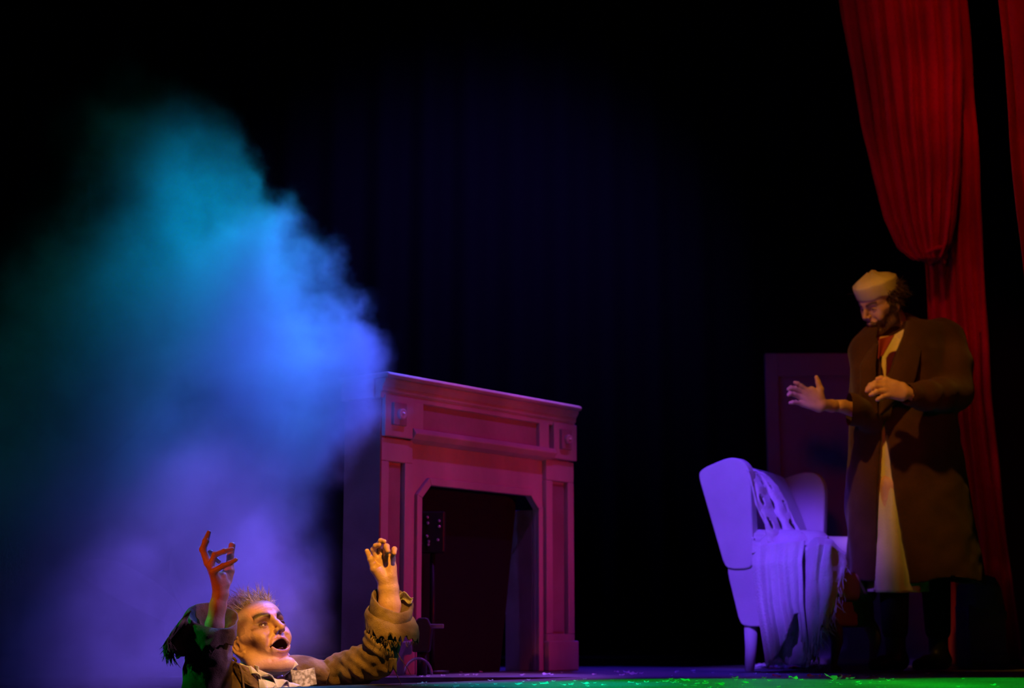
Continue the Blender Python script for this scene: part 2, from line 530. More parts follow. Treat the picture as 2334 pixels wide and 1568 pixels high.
# ================================================================== SMOKE
def build_smoke():
    YC = 6.12
    Rb = [(120, 330), (200, 425), (250, 470), (300, 510), (350, 545), (400, 560), (450, 600), (500, 690), (600, 705), (680, 745), (720, 850), (760, 880), (820, 870), (900, 845), (960, 865), (1040, 830), (1100, 800), (1200, 790), (1300, 790), (1400, 780), (1568, 770), (1700, 760)]
    Lb = [(120, 300), (200, 230), (300, 140), (400, 105), (500, 70), (600, 20), (650, -40), (750, -150), (900, -250), (1100, -300), (1568, -300), (1700, -300)]
    zs = lambda py: P(600, py, YC)[2]
    xs = lambda px, py: P(px, py, YC)[0]
    R = np.array([(zs(b), xs(a, b)) for b, a in Rb]); L = np.array([(zs(b), xs(a, b)) for b, a in Lb])
    z0, z1 = -0.7, float(zs(120))
    Z = lambda z: (z - z0) / (z1 - z0)
    m = bpy.data.materials.new('drifting_smoke'); m.use_nodes = True
    nt = m.node_tree; N = nt.nodes; LK = nt.links
    for n in list(N):
        if n.type != 'OUTPUT_MATERIAL': N.remove(n)
    out = [n for n in N if n.type == 'OUTPUT_MATERIAL'][0]
    tc = N.new('ShaderNodeTexCoord')
    pos = tc.outputs['Object']
    n1 = N.new('ShaderNodeTexNoise'); n1.inputs['Scale'].default_value = 2.6; n1.inputs['Detail'].default_value = 6.5; n1.inputs['Roughness'].default_value = 0.60
    LK.new(pos, n1.inputs['Vector'])
    def vm(op, a, b):
        n = N.new('ShaderNodeVectorMath'); n.operation = op
        for i, x in enumerate((a, b)):
            if hasattr(x, 'links'): LK.new(x, n.inputs[i])
            elif x is not None: n.inputs[i].default_value = x
        return n.outputs[0]
    def ma(op, a, b=None, clamp=False):
        n = N.new('ShaderNodeMath'); n.operation = op; n.use_clamp = clamp
        for i, x in enumerate((a, b)):
            if x is None: continue
            if hasattr(x, 'links'): LK.new(x, n.inputs[i])
            else: n.inputs[i].default_value = x
        return n.outputs[0]
    wv = vm('SUBTRACT', n1.outputs['Color'], (0.5, 0.5, 0.5))
    wv = vm('MULTIPLY', wv, (0.75, 0.5, 0.75))
    q = vm('ADD', pos, wv)
    sx = N.new('ShaderNodeSeparateXYZ'); LK.new(q, sx.inputs[0])
    x, y, z = sx.outputs
    zn = ma('DIVIDE', ma('SUBTRACT', z, z0), z1 - z0, True)
    def curve(table):
        n = N.new('ShaderNodeFloatCurve')
        c = n.mapping.curves[0]
        pts = sorted([(min(max(Z(a), 0), 1), (b + 2.5) / 3.0) for a, b in table])
        pts = [p for i, p in enumerate(pts) if i == 0 or p[0] > pts[i - 1][0] + 1e-4]
        c.points[0].location = pts[0]; c.points[1].location = pts[-1]
        for p in pts[1:-1]: c.points.new(*p)
        n.mapping.update()
        LK.new(zn, n.inputs['Value'])
        return ma('SUBTRACT', ma('MULTIPLY', n.outputs[0], 3.0), 2.5)
    cr = curve(R); cl = curve(L)
    er = N.new('ShaderNodeMapRange'); er.interpolation_type = 'SMOOTHSTEP'
    LK.new(ma('SUBTRACT', cr, x), er.inputs['Value']); er.inputs['From Min'].default_value = -0.02; 
    sf = N.new('ShaderNodeMapRange'); LK.new(z, sf.inputs['Value'])
    sf.inputs['From Min'].default_value = 0.45; sf.inputs['From Max'].default_value = 1.0; sf.inputs['To Min'].default_value = 0.66; sf.inputs['To Max'].default_value = 0.14
    LK.new(sf.outputs[0], er.inputs['From Max'])
    el = N.new('ShaderNodeMapRange'); el.interpolation_type = 'SMOOTHSTEP'
    LK.new(ma('SUBTRACT', x, cl), el.inputs['Value']); el.inputs['From Min'].default_value = -0.02; el.inputs['From Max'].default_value = 0.7
    dy = ma('DIVIDE', ma('SUBTRACT', y, YC), 0.42)
    ey = ma('SUBTRACT', 1.0, ma('MULTIPLY', dy, dy), True)
    # thins towards the top; puffy inside
    top = N.new('ShaderNodeMapRange'); top.interpolation_type = 'SMOOTHSTEP'
    LK.new(z, top.inputs['Value']); top.inputs['From Min'].default_value = float(zs(160)); top.inputs['From Max'].default_value = float(zs(520))
    top.inputs['To Min'].default_value = 0.0; top.inputs['To Max'].default_value = 1.0
    n2 = N.new('ShaderNodeTexNoise'); n2.inputs['Scale'].default_value = 2.4; n2.inputs['Detail'].default_value = 4.0
    LK.new(q, n2.inputs['Vector'])
    puff = N.new('ShaderNodeMapRange'); LK.new(n2.outputs['Fac'], puff.inputs['Value'])
    puff.inputs['From Min'].default_value = 0.36; puff.inputs['From Max'].default_value = 0.66
    puff.inputs['To Min'].default_value = 0.18; puff.inputs['To Max'].default_value = 1.4
    d = ma('MULTIPLY', ma('MULTIPLY', er.outputs[0], el.outputs[0]), ma('MULTIPLY', ey, top.outputs[0]))
    d = ma('MULTIPLY', d, puff.outputs[0])
    d = ma('MULTIPLY', d, SMOKE_DENSITY)
    v = N.new('ShaderNodeVolumePrincipled')
    v.inputs['Color'].default_value = (0.95, 0.95, 0.95, 1)
    v.inputs['Anisotropy'].default_value = 0.0
    LK.new(d, v.inputs['Density'])
    LK.new(v.outputs[0], out.inputs['Volume'])
    try:
        m.cycles.volume_step_rate = SMOKE_STEP
        m.cycles.homogeneous_volume = False
    except Exception: pass
    # lumpy closed shell a little outside the visible plume
    nr, na = 26, 28
    V = []; Fc = []
    for j in range(nr):
        zz = z0 + 0.02 + (z1 + 0.1 - z0) * j / (nr - 1)
        l = np.interp(zz, L[::-1, 0], L[::-1, 1]) - 0.2; r = np.interp(zz, R[::-1, 0], R[::-1, 1]) + 0.2
        cx, hw = (l + r) / 2, (r - l) / 2
        hd = 0.55 * (0.35 + 0.65 * min(1, (z1 + 0.12 - zz) / 0.5))
        if zz < 0.04: 
            r = min(r, 0.0); l = max(l, -2.2); cx, hw = (l + r) / 2, (r - l) / 2
        for i in range(na):
            a = 2 * math.pi * i / na
            ca, sa = math.cos(a), math.sin(a)
            e = 0.72
            X = cx + hw * math.copysign(abs(ca) ** e, ca); Yq = YC + hd * math.copysign(abs(sa) ** e, sa)
            if zz < 0.04: Yq = min(max(Yq, 5.6), 6.04)
            k = 0.04 * nz(X, Yq, zz, 4.0)
            V.append((X + k * ca, Yq + (k * sa if zz > .04 else 0), zz))
    for j in range(nr - 1):
        for i in range(na):
            i2 = (i + 1) % na
            Fc.append((j * na + i, j * na + i2, (j + 1) * na + i2, (j + 1) * na + i))
    Fc.append(tuple(reversed(range(na)))); Fc.append(tuple((nr - 1) * na + i for i in range(na)))
    o = from_pd('stage_smoke', V, Fc, m, None, False)
    tag(o, 'billowing column of stage smoke lit teal, blue and violet, rising behind the person in the trapdoor', 'smoke', kind='stuff')
    return o
SMOKE_DENSITY = 5.0
SMOKE_STEP = 1.0
build_smoke()

# ================================================================== FIREPLACE
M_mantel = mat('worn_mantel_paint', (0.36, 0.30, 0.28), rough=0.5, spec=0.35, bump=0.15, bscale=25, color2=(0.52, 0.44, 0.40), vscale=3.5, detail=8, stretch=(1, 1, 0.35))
M_mantel_dark = mat('mantel_darker_tone', (0.27, 0.20, 0.18), rough=0.55, bump=0.1, color2=(0.34, 0.27, 0.25), vscale=4)  # darker tone for jambs, sunk panels, frieze panel and rosettes
M_metal_black = mat('black_metal', (0.010, 0.010, 0.012), rough=0.45, spec=0.3)
M_flat = mat('dark_navy_flat', (0.05, 0.05, 0.10), rough=0.8, spec=0.1, color2=(0.07, 0.07, 0.13), vscale=2)
M_lens = mat('glass_lens', (0.5, 0.5, 0.7), rough=0.08, spec=1.0, metallic=0.7)
M_steel = mat('grey_steel', (0.35, 0.35, 0.38), rough=0.35, metallic=0.8)

FL = G(863, 1540); FR = G(1311, 1528)
fa = unit((FR - FL)); FW = float(np.linalg.norm(FR - FL)); fn = np.array([fa[1], -fa[0], 0.0])
FH = float(P(866, 843, FL[1])[2])
def fr(u, v, z): return tuple(FL + fa * u + fn * v + np.array([0, 0, z]))
fire = empty('fireplace', FL, 'large panelled stage fireplace surround with thick mantel shelf, lit magenta beside the smoke', 'fireplace')
K = FH / 1.16
def fbox(name, u0, u1, v0, v1, z0, z1, m=M_mantel, par=None, b=0.004):
    o = MB().box((u0, v0, z0), (u1, v1, z1), fr).build(name, m, par or fire)
    fixn(o)
    if b: bev(o, b)
    return o
D = 0.20   # depth behind the face plane
# carcass: two sides, top and back rails round the opening
ou0, ou1, oz, ch = 0.255, FW - 0.25, 0.735 * K, 0.055
def front_plate():
    mb = MB()
    mb.prism([(0, 0), (ou0, 0), (ou0, oz - ch), (ou0 + ch, oz), (ou1 - ch, oz), (ou1, oz - ch), (ou1, 0), (FW, 0), (FW, 1.08 * K), (0, 1.08 * K)], -0.045, -0.025, lambda a, b, t: fr(a, t, b))
    return mb
o = front_plate().build('front_panel', M_mantel, fire); fixn(o); bev(o, 0.004)
M_side = mat('darkened_side', (0.15, 0.06, 0.045), rough=0.6, bump=0.1, color2=(0.19, 0.08, 0.06), vscale=5)  # side colour darkened to offset the light scattered onto it by the smoke
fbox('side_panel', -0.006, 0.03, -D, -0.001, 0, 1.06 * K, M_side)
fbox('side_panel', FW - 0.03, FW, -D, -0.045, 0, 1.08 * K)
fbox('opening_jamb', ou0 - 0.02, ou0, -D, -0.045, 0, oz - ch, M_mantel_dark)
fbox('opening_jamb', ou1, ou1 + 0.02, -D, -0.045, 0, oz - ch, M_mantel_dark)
# moulding round the opening (chamfered corners)
def arch_moulding():
    mb = MB()
    out = [(ou0 - .03, 0.0), (ou0 - .03, oz - ch + .012), (ou0 + ch - .012, oz + .03), (ou1 - ch + .012, oz + .03), (ou1 + .03, oz - ch + .012), (ou1 + .03, 0.0)]
    inn = [(ou0, 0.0), (ou0, oz - ch), (ou0 + ch, oz), (ou1 - ch, oz), (ou1, oz - ch), (ou1, 0.0)]
    for i in range(5):
        mb.prism([out[i], out[i + 1], inn[i + 1], inn[i]], -0.026, -0.008, lambda a, b, t: fr(a, t, b))
    return mb
o = arch_moulding().build('opening_moulding', M_mantel, fire); fixn(o); bev(o, 0.003)
# pilasters with sunk panels
def pilaster(u0, u1):
    z1 = 0.90 * K
    pw = 0.045; pz0, pz1 = 0.16, 0.81 * K
    mb = MB()
    mb.box((u0, -0.026, 0.0), (u1, 0.0, pz0), fr)
    mb.box((u0, -0.026, pz1), (u1, 0.0, z1), fr)
    mb.box((u0, -0.026, pz0), (u0 + pw, 0.0, pz1), fr)
    mb.box((u1 - pw, -0.026, pz0), (u1, 0.0, pz1), fr)
    o = mb.build('pilaster', M_mantel, fire); fixn(o); bev(o, 0.004)
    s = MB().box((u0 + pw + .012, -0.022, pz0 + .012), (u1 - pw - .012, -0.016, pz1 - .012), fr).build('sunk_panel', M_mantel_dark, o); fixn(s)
    q = MB().box((u0 - .006, -0.02, 0.0), (u1 + .008, 0.016, 0.13), fr).build('plinth_block', M_mantel, o); fixn(q); bev(q, 0.005)
pilaster(0.0, 0.185)
pilaster(FW - 0.205, FW)
# frieze with sunk centre, ledge, end blocks with rosettes
z_a, z_b, z_c = 0.905 * K, 0.935 * K, 1.065 * K
mb = MB()
mb.prism([(-0.02, z_a - .012), (0.018, z_a), (0.034, z_a + .02), (0.034, z_b - .006), (0.02, z_b + .012), (-0.02, z_b + .02)], 0.165, FW - 0.17, lambda a, b, t: fr(t, a, b))
o = mb.build('frieze_ledge', M_mantel, fire); fixn(o); bev(o, 0.003)
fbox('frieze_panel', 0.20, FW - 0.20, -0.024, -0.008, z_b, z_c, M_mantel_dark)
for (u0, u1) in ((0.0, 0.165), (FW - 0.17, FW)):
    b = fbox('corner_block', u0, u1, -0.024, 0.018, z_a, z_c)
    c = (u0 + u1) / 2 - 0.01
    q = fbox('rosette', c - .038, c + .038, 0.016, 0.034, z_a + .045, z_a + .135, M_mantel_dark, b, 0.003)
    mb = MB()
    zc = z_a + .09
    ring = [(0.022, 0.034), (0.022, 0.046), (0.014, 0.050), (0.012, 0.040), (0.006, 0.052), (0.0005, 0.056)]
    n0 = 0; V = []; Fc = []
    for r, v in ring:
        for k in range(16):
            an = 2 * math.pi * k / 16
            V.append(fr(c + r * math.cos(an), v, zc + r * math.sin(an)))
    for i in range(len(ring) - 1):
        for k in range(16):
            k2 = (k + 1) % 16
            Fc.append((i * 16 + k, i * 16 + k2, (i + 1) * 16 + k2, (i + 1) * 16 + k))
    g = from_pd('rosette_boss', V, Fc, M_mantel, b, True); fixn(g)
for u in (0.20, FW - 0.235):
    fbox('frieze_stop', u - .035, u + .035, -0.02, 0.012, z_b + .005, z_c - .01)
# cornice: swept profile below the shelf, with returns along the left end
prof = [(-0.02, 1.05), (0.008, 1.05), (0.010, 1.072), (0.018, 1.078), (0.020, 1.095), (0.032, 1.112), (0.036, 1.125), (-0.02, 1.125)]
mb = MB(); mb.prism([(a, b * K) for a, b in prof], -0.02, FW - 0.005, lambda a, b, t: fr(t, a, b))
o = mb.build('cornice', M_mantel, fire); fixn(o); bev(o, 0.003)
fbox('cornice_return', -0.03, 0.0, -D, -0.02, 1.05 * K, 1.125 * K)
fbox('mantel_shelf', -0.025, FW + 0.0, -D - 0.03, 0.052, 1.125 * K, 1.148 * K, M_mantel, None, 0.011)

# black lining panel leaning inside the opening, and a navy flat behind
def lean():
    V = [fr(-0.0 + ou0 - .02, -0.125, 0.0), fr(ou1 - 0.13, -0.125, 0.0), fr(ou1 - 0.01, -0.125, oz + .02), fr(ou0 - .02, -0.125, oz + .02)]
    n = np.array(fn) * 0.012
    V2 = [tuple(np.array(v) - n) for v in V]
    return V + V2
V = lean()
o = from_pd('firebox_panel', V, [(0, 1, 2, 3), (7, 6, 5, 4), (0, 4, 5, 1), (1, 5, 6, 2), (2, 6, 7, 3), (3, 7, 4, 0)], M_pit, fire); fixn(o)

# lamp with eight small lenses, on an arm, standing in the opening
Yl = FL[1] + fa[1] * 0.30 + 0.02
lc = P(986, 1212, Yl)
lamp = empty('stage_lamp', (lc[0], lc[1], 0.0), 'black stage lamp with blue glinting lenses inside the fireplace opening', 'stage lamp')
mb = MB().box((lc[0] - .055, lc[1] - .0, lc[2] - .085), (lc[0] + .05, lc[1] + .06, lc[2] + .085)); o = mb.build('housing', M_metal_black, lamp); fixn(o); bev(o, .008)
for (px, py) in ((974, 1179), (975, 1192), (1001, 1187), (1001, 1200), (973, 1222), (977, 1234), (976, 1241), (998, 1230)):
    c = P(px, py, lc[1] - .006)
    V = []; Fc = []
    for i, (r, dy) in enumerate(((0.0075, 0.006), (0.0065, -0.001), (0.004, -0.004), (0.0003, -0.005))):
        for k in range(12):
            an = 2 * math.pi * k / 12
            V.append((c[0] + r * math.cos(an), c[1] + dy, c[2] + r * math.sin(an)))
    for i in range(3):
        for k in range(12):
            k2 = (k + 1) % 12; Fc.append((i * 12 + k, i * 12 + k2, (i + 1) * 12 + k2, (i + 1) * 12 + k))
    g = from_pd('lens', V, Fc, M_lens, lamp, True); fixn(g)
a0 = P(935, 1237, lc[1] - .02)
mb = MB().tube([a0, P(968, 1240, lc[1] + .01)], [0.006, 0.006], 8); mb.build('arm', M_metal_black, lamp, True)
mb = MB().tube([(lc[0], lc[1] + .03, 0.012), (lc[0], lc[1] + .03, lc[2] - .08)], .011, 10); mb.build('pole', M_metal_black, lamp, True)
mb = MB().tube([(lc[0], lc[1] + .03, 0.0), (lc[0], lc[1] + .03, 0.014)], .07, 18); mb.build('base', M_metal_black, lamp, True)

# floor lantern with a hooped handle in front of the opening
Yf = FL[1] + fa[1] * 0.16 - 0.1
fc = P(962, 1450, Yf)
fx = empty('stage_floodlight', (fc[0], fc[1], 0.0), 'black floodlight on a hooped yoke standing at the left foot of the fireplace', 'floodlight')
zt = P(0, 1408, Yf)[2]; zb = P(0, 1486, Yf)[2]
mb = MB()
mb.prism([(-.035, zb), (.03, zb + .0), (.04, zt - .04), (.02, zt), (-.012, zt), (-.035, zt - .03)], -.06, .06, lambda a, b, t: (fc[0] + a, fc[1] + t, b))
o = mb.build('housing', M_metal_black, fx); fixn(o); bev(o, .006)
c = P(985, 1427, Yf)
mb = MB().box((c[0] - .03, c[1] - .02, c[2] - .008), (c[0] + .045, c[1] + .02, c[2] + .008)); o = mb.build('barn_door', M_steel, fx); fixn(o); bev(o, .003)
hp = []
for i in range(13):
    an = math.pi * i / 12
    hp.append((fc[0] - .01 + .052 * math.cos(an), fc[1] - .07, 0.004 + .062 * math.sin(an)))
MB().tube(hp, .005, 8).build('handle', M_steel, fx, True)
mb = MB().tube([(fc[0], fc[1], 0.0), (fc[0], fc[1], zb + .01)], .02, 12); mb.build('stand', M_metal_black, fx, True)

# ================================================================== DOOR-LIKE SCENERY FLAT, CURTAINS
M_velvet = mat('red_velvet', (0.42, 0.012, 0.02), rough=0.75, spec=0.2, sheen=0.4, bump=0.08, bscale=90, color2=(0.55, 0.02, 0.03), vscale=5)
M_flat2 = mat('purple_grey_flat', (0.30, 0.27, 0.36), rough=0.6, spec=0.3, bump=0.05, color2=(0.36, 0.33, 0.42), vscale=1.5)
YF = 9.25
fl0 = P(1744, 805, YF); fz = fl0[2]
fx1 = P(2195, 805, YF)[0]
flat = empty('scenery_flat', (fl0[0], YF, 0.0), 'tall dim purple scenery flat with framed panel behind the armchair', 'scenery flat')
def fb(name, x0, x1, y0, y1, z0, z1, m, b=.003):
    o = MB().box((x0, y0, z0), (x1, y1, z1)).build(name, m, flat); fixn(o); bev(o, b); return o
fb('panel', fl0[0] + .02, fx1 - .02, YF + .02, YF + .04, 0.02, fz - .02, M_flat2)
fb('stile', fl0[0], fl0[0] + .07, YF, YF + .045, 0.0, fz, M_flat2)
fb('stile', fx1 - .07, fx1, YF, YF + .045, 0.0, fz, M_flat2)
fb('rail', fl0[0] + .07, fx1 - .07, YF, YF + .045, fz - .13, fz, M_flat2)
fb('rail', fl0[0] + .07, fx1 - .07, YF, YF + .045, 0.0, .05, M_flat2)
fb('foot_batten', fl0[0] - .05, fx1 + .02, YF - .05, YF, 0.0, 0.03, M_mantel)

def curtain_surface(name, left, right, Yc, ztop, zbot, folds, amp, parent, m, nv=90, seed=0, jit=0.0, calm=0.0):
    """left/right: tables (z, x). soft vertical folds gathered where the cloth narrows"""
    lz = np.array(sorted(left)); rz = np.array(sorted(right))
    nu = folds * 9
    V = []
    for j in range(nv + 1):
        z = zbot + (ztop - zbot) * j / nv
        l = np.interp(z, lz[:, 0], lz[:, 1]); r = np.interp(z, rz[:, 0], rz[:, 1])
        for i in range(nu + 1):
            u = i / nu
            ph = 2 * math.pi * folds * (u + 0.030 * nz(u * 6, z * 0.5, seed, 1.0, seed)) + 1.2 * nz(u * 3, z * .35, 5, 1, seed)
            a = amp * (0.6 + 0.7 * nz(u * 9, z * 0.4, 2, 1, seed)) * (1 if not calm else .15 + .85 * min(1, max(0, (u - calm) / .12)))
            s = math.sin(ph)
            d = a * (math.copysign(abs(s) ** 0.75, s) + 0.45 * math.sin(2.3 * ph + z + 3 * u))
            x = l + (r - l) * (u + 0.35 / folds / 2 / math.pi * math.cos(ph)) + 0.012 * nz(u * 20, z * 2.2, 9, 1, seed)
            V.append((x, Yc + d + jit * nz(u * 4, z * 1.1, 3, 1, seed), z))
    w = nu + 1
    Fc = np.array([(j * w + i, j * w + i + 1, (j + 1) * w + i + 1, (j + 1) * w + i) for j in range(nv) for i in range(nu)])
    o = quadmesh(name, np.array(V), Fc, m, parent); solid(o, 0.006)
    return o
def tab(rows, Y): return [(P(px, py, Y)[2], P(px, py, Y)[0]) for px, py in rows]
YC1 = 8.75
cur = empty('stage_curtain', (P(2150, 1450, YC1)[0], YC1, 0.0), 'red velvet stage curtain gathered by a tieback above the shoulder of the robed person', 'curtain')
c_top = P(0, -120, YC1)[2]
# long back fall to the floor
z_fl = 0.004
curtain_surface('curtain_fall', tab([(1990, -130), (2020, 0), (2090, 300), (2110, 600), (2120, 800), (2135, 1100), (2150, 1560)], YC1 + .12),
                tab([(2190, -130), (2203, 0), (2225, 300), (2238, 600), (2256, 900), (2290, 1200), (2325, 1450), (2335, 1570)], YC1 + .12), YC1 + .12, c_top, z_fl, 6, 0.070, cur, M_velvet, seed=1)
# the front swag that sweeps down to the tie
curtain_surface('curtain_swag', tab([(1885, -130), (1914, 0), (1938, 150), (1962, 300), (1985, 400), (2012, 500), (2045, 565), (2098, 606)], YC1 - .06),
                tab([(2175, -130), (2185, 0), (2192, 150), (2190, 300), (2186, 400), (2175, 500), (2163, 560), (2140, 600)], YC1 - .06), YC1 - .06, c_top, P(0, 600, YC1)[2], 9, 0.075, cur, M_velvet, seed=4, jit=0.02, calm=0.24)
tp = P(2128, 572, YC1 - .06)
tb = []
for i in range(20):
    an = 2 * math.pi * i / 19
    tb.append((tp[0] + .055 * math.cos(an), tp[1] + .04 + .10 * math.sin(an), tp[2] + .02 * math.cos(an)))
MB().tube(tb, .013, 8, False).build('tieback', M_velvet, cur, True)
V = []
# ragged gathered end of the swag below the tie
def tail(u, v):
    x = tp[0] - .05 + .1 * u + .02 * v; 
    return (x, tp[1] - .02 + .018 * math.sin(u * 22), tp[2] - .0 - v * (.05 + .03 * math.sin(u * 9 + 1)))
grid_surface('gathered_end', tail, 30, 6, M_velvet, cur, .006)

YC2 = 6.9
cur2 = empty('proscenium_curtain', (P(2330, 1450, YC2)[0], YC2, 0.0), 'flat red curtain edge at the far right of the stage opening', 'curtain')
rx = P(2700, 700, YC2)[0]
t2 = P(0, -120, YC2)[2]
curtain_surface('curtain_fall', tab([(2262, -130), (2273, 0), (2286, 150), (2300, 330), (2312, 480), (2330, 620), (2350, 900), (2380, 1560)], YC2), [(0, rx + .1), (t2, rx)], YC2, t2, z_fl, 5, 0.025, cur2, M_velvet, seed=8)

# ================================================================== FIGURE TOOLS
UPV = np.array([0, -ST, CT]); BKV = np.array([0, -CT, -ST]); RTV = np.array([1.0, 0, 0])
def cv(x, y, z): return x * RTV + y * UPV + z * BKV

def head_axes(yaw, pitch, roll=0.0):
    """yaw: + turns the face to the picture's right of facing the camera; pitch + looks up. returns f, s, u (s = to the figure's right)"""
    cy_, sy_ = math.cos(yaw), math.sin(yaw); cp, sp = math.cos(pitch), math.sin(pitch)
    f = np.array([cp * sy_, sp, cp * cy_]); u = np.array([-sp * sy_, cp, -sp * cy_])
    s = np.cross(f, u)
    if roll:
        u, s = u * math.cos(roll) + s * math.sin(roll), s * math.cos(roll) - u * math.sin(roll)
    return cv(*f), cv(*s), cv(*u)

SKIN = np.array([0.78, 0.47, 0.34])
def head_shell(C, ax, h, mouth=0.0, neck_to=None, nose=1.0, sc=1.0):
    f, s, u = ax
    C = np.array(C, float)
    if neck_to is not None: neck_to = C + (np.array(neck_to, float) - C) / sc
    L = lambda a, b, c: C + a * f + b * s + c * u      # a forward, b to the side, c up
    R = np.array([f, s, u])
    pts = [L(-.13, 0, .05), L(.15, 0, 0), L(0, .11, 0), L(0, -.11, 0), L(0, 0, .17), L(.1, 0, -.16), L(-.05, 0, -.18)]
    if neck_to is not None: pts.append(np.array(neck_to, float) - [0, 0, .05])
    pts = np.array(pts)
    v = Vox(pts.min(0) - .03, pts.max(0) + .03, h)
    v.ell(L(-.012, 0, .047), (.098, .078, .081), R, 0)
    v.ell(L(.030, 0, .046), (.062, .066, .058), R, .03)                # forehead
    v.ell(L(.030, 0, -.025), (.064, .058, .080), R, .03)               # face block
    o = mouth * 0.018
    for k in (1, -1):
        v.cap(L(-.005, k * .056, -.035), L(.015, k * .053, -.072 - o * .6), .022, .021, .025)
        v.cap(L(.015, k * .053, -.072 - o * .6), L(.074, k * .018, -.100 - o), .020, .018, .02)
        v.cap(L(.055, k * .050, -.004), L(.020, k * .066, .002), .020, .016, .02)      # cheek bone
        v.ell(L(.066, k * .040, -.032 + mouth * .004), (.022, .022, .024), R, .02)                # cheek
        v.cap(L(.088, k * .012, .035), L(.069, k * .050, .036), .0115, .006, .012)      # brow
    v.ell(L(.089, 0, -.103 - o), (.020, .024, .020), R, .014)          # chin
    for k in (1, -1):                                                    # eye sockets
        v.ell(L(.098, k * .032, .015), (.020, .021, .0125), R, .012, 'sub')
        v.ell(L(.108, k * .014, .018), (.014, .009, .014), R, .010, 'sub')
    # nose
    v.cap(L(.088, 0, .034), L(.104, 0, .006), .0075, .009, .010)
    v.cap(L(.104, 0, .006), L(.1155 * nose, 0, -.013), .009, .0108, .006)
    for k in (1, -1):
        v.ell(L(.102, k * .0125, -.017), (.011, .0065, .0075), R, .005)
        v.ell(L(.106, k * .0070, -.0255), (.006, .0035, .005), R, .002, 'sub')
    # mouth
    mu = -.042
    if mouth > 0.2:
        w = .039
        up = [L(.096 - .021 * (abs(t) ** 2), t * w, mu + .003 - .019 * t * t) for t in np.linspace(-1, 1, 11)]
        lo = [L(.088 - .015 * (abs(t) ** 2), t * w * .93, mu - .038 * mouth + .020 * mouth * t * t) for t in np.linspace(-1, 1, 11)]
        v.ell(L(.076, 0, mu - .016 * mouth), (.021, .042, .027 * mouth), R, .014)
        for t in np.linspace(-1, 1, 9):
            a_ = mu + .003 - .019 * t * t; b_ = mu - .036 * mouth + .020 * mouth * t * t
            v.cap(L(.125, t * .0345, (a_ + b_) / 2), L(.062, t * .030, (a_ + b_) / 2), max(.002, (a_ - b_) * .46), max(.002, (a_ - b_) * .42), .003, 'sub')
        v.poly(up, [.0015] + [.0027] * 9 + [.0015], .004)
        v.poly(lo, [.0015] + [.0034] * 9 + [.0015], .004)
        v.ell(L(.070, 0, mu - .026 * mouth), (.018, .014, .005), R, .002)
    else:
        v.ell(L(.090, 0, -.052), (.018, .026, .018), R, .012)
        up = [L(.105 - .013 * t * t, t * .024, -.049 - .003 * t * t) for t in np.linspace(-1, 1, 7)]
        lo = [L(.102 - .012 * t * t, t * .022, -.060 + .005 * t * t) for t in np.linspace(-1, 1, 7)]
        v.poly(up, [.003] + [.0045] * 5 + [.003], .004)
        v.poly(lo, [.003] + [.0055] * 5 + [.003], .004)
        v.cap(L(.112, -.024, -.0545), L(.112, .024, -.0545), .002, .002, .003, 'sub')
    for k in (1, -1):                                                    # folds beside the mouth
        a = [L(.098, k * .019, -.016), L(.090, k * .034, -.032), L(.078, k * .043, -.054 - o * .5), L(.068, k * .038, -.078 - o)]
        v.poly(a, [.002, .0035, .0035, .002], .010, 'sub')
    # lids over the eyeballs
    for k in (1, -1):
        e = L(.0745, k * .032, .012)
        v.ell(e, (.0130, .0145, .0122), R, .004)
        slit = [e + (.0125 - .004 * t * t) * f + k * t * .0140 * s + (-.0008 - .002 * t * t) * u for t in (-1, -.5, 0, .5, 1)]
        v.poly(slit, [.0012, .0030, .0036, .0030, .0012], .002, 'sub')
        v.poly([e + .0120 * f + t * .015 * s + (.0068 - .0045 * t * t) * u - .005 * t * t * f for t in (-1, -.5, 0, .5, 1)], [.0018] * 5, .003)
        v.poly([e + .0105 * f + t * .014 * s + (-.0080 + .0045 * t * t) * u - .005 * t * t * f for t in (-1, -.5, 0, .5, 1)], [.0018] * 5, .004)
    # ears
    E = lambda a, b, c: L(a - .002, b, c * 1.08 - .012)
    for k in (1, -1):
        ea = np.array([f * .95 - .31 * s * k, s * .95 * k + .31 * f, u]); ea[0] = unit(ea[0]); ea[1] = unit(ea[1])
        v.cap(E(.004, k * .072, -.012), E(.002, k * .074, .012), .010, .010, .008)
        rim = [E(-.0 + .010 + .0 , k * .078, .018), E(-.002, k * .084, .031), E(-.018, k * .088, .027), E(-.024, k * .088, .008), E(-.016, k * .085, -.012), E(-.002, k * .079, -.028), E(.008, k * .076, -.024)]
        v.poly(rim, [.0035, .0040, .0045, .0045, .0042, .0055, .005], .003)
        v.ell(E(-.008, k * .079, .002), (.017, .0045, .026), R, .003)
        v.poly([E(-.004, k * .083, .020), E(-.013, k * .085, .006), E(-.008, k * .083, -.010)], [.0025, .003, .0025], .003)
        v.ell(E(.000, k * .084, -.001), (.006, .005, .009), R, .003, 'sub')
    if neck_to is not None:
        v.cap(L(-.030, 0, -.035), neck_to, .052, .058, .02)
        for k in (1, -1):
            v.cap(L(-.02, k * .062, -.03), np.array(neck_to) + .03 * f, .012, .014, .02)
        pass
    V, Fc = v.surface()
    V = smooth_mesh(V, Fc, 1, .4)
    q = (V - C) @ R.T
    V = C + (V - C) * sc
    return V, Fc, q

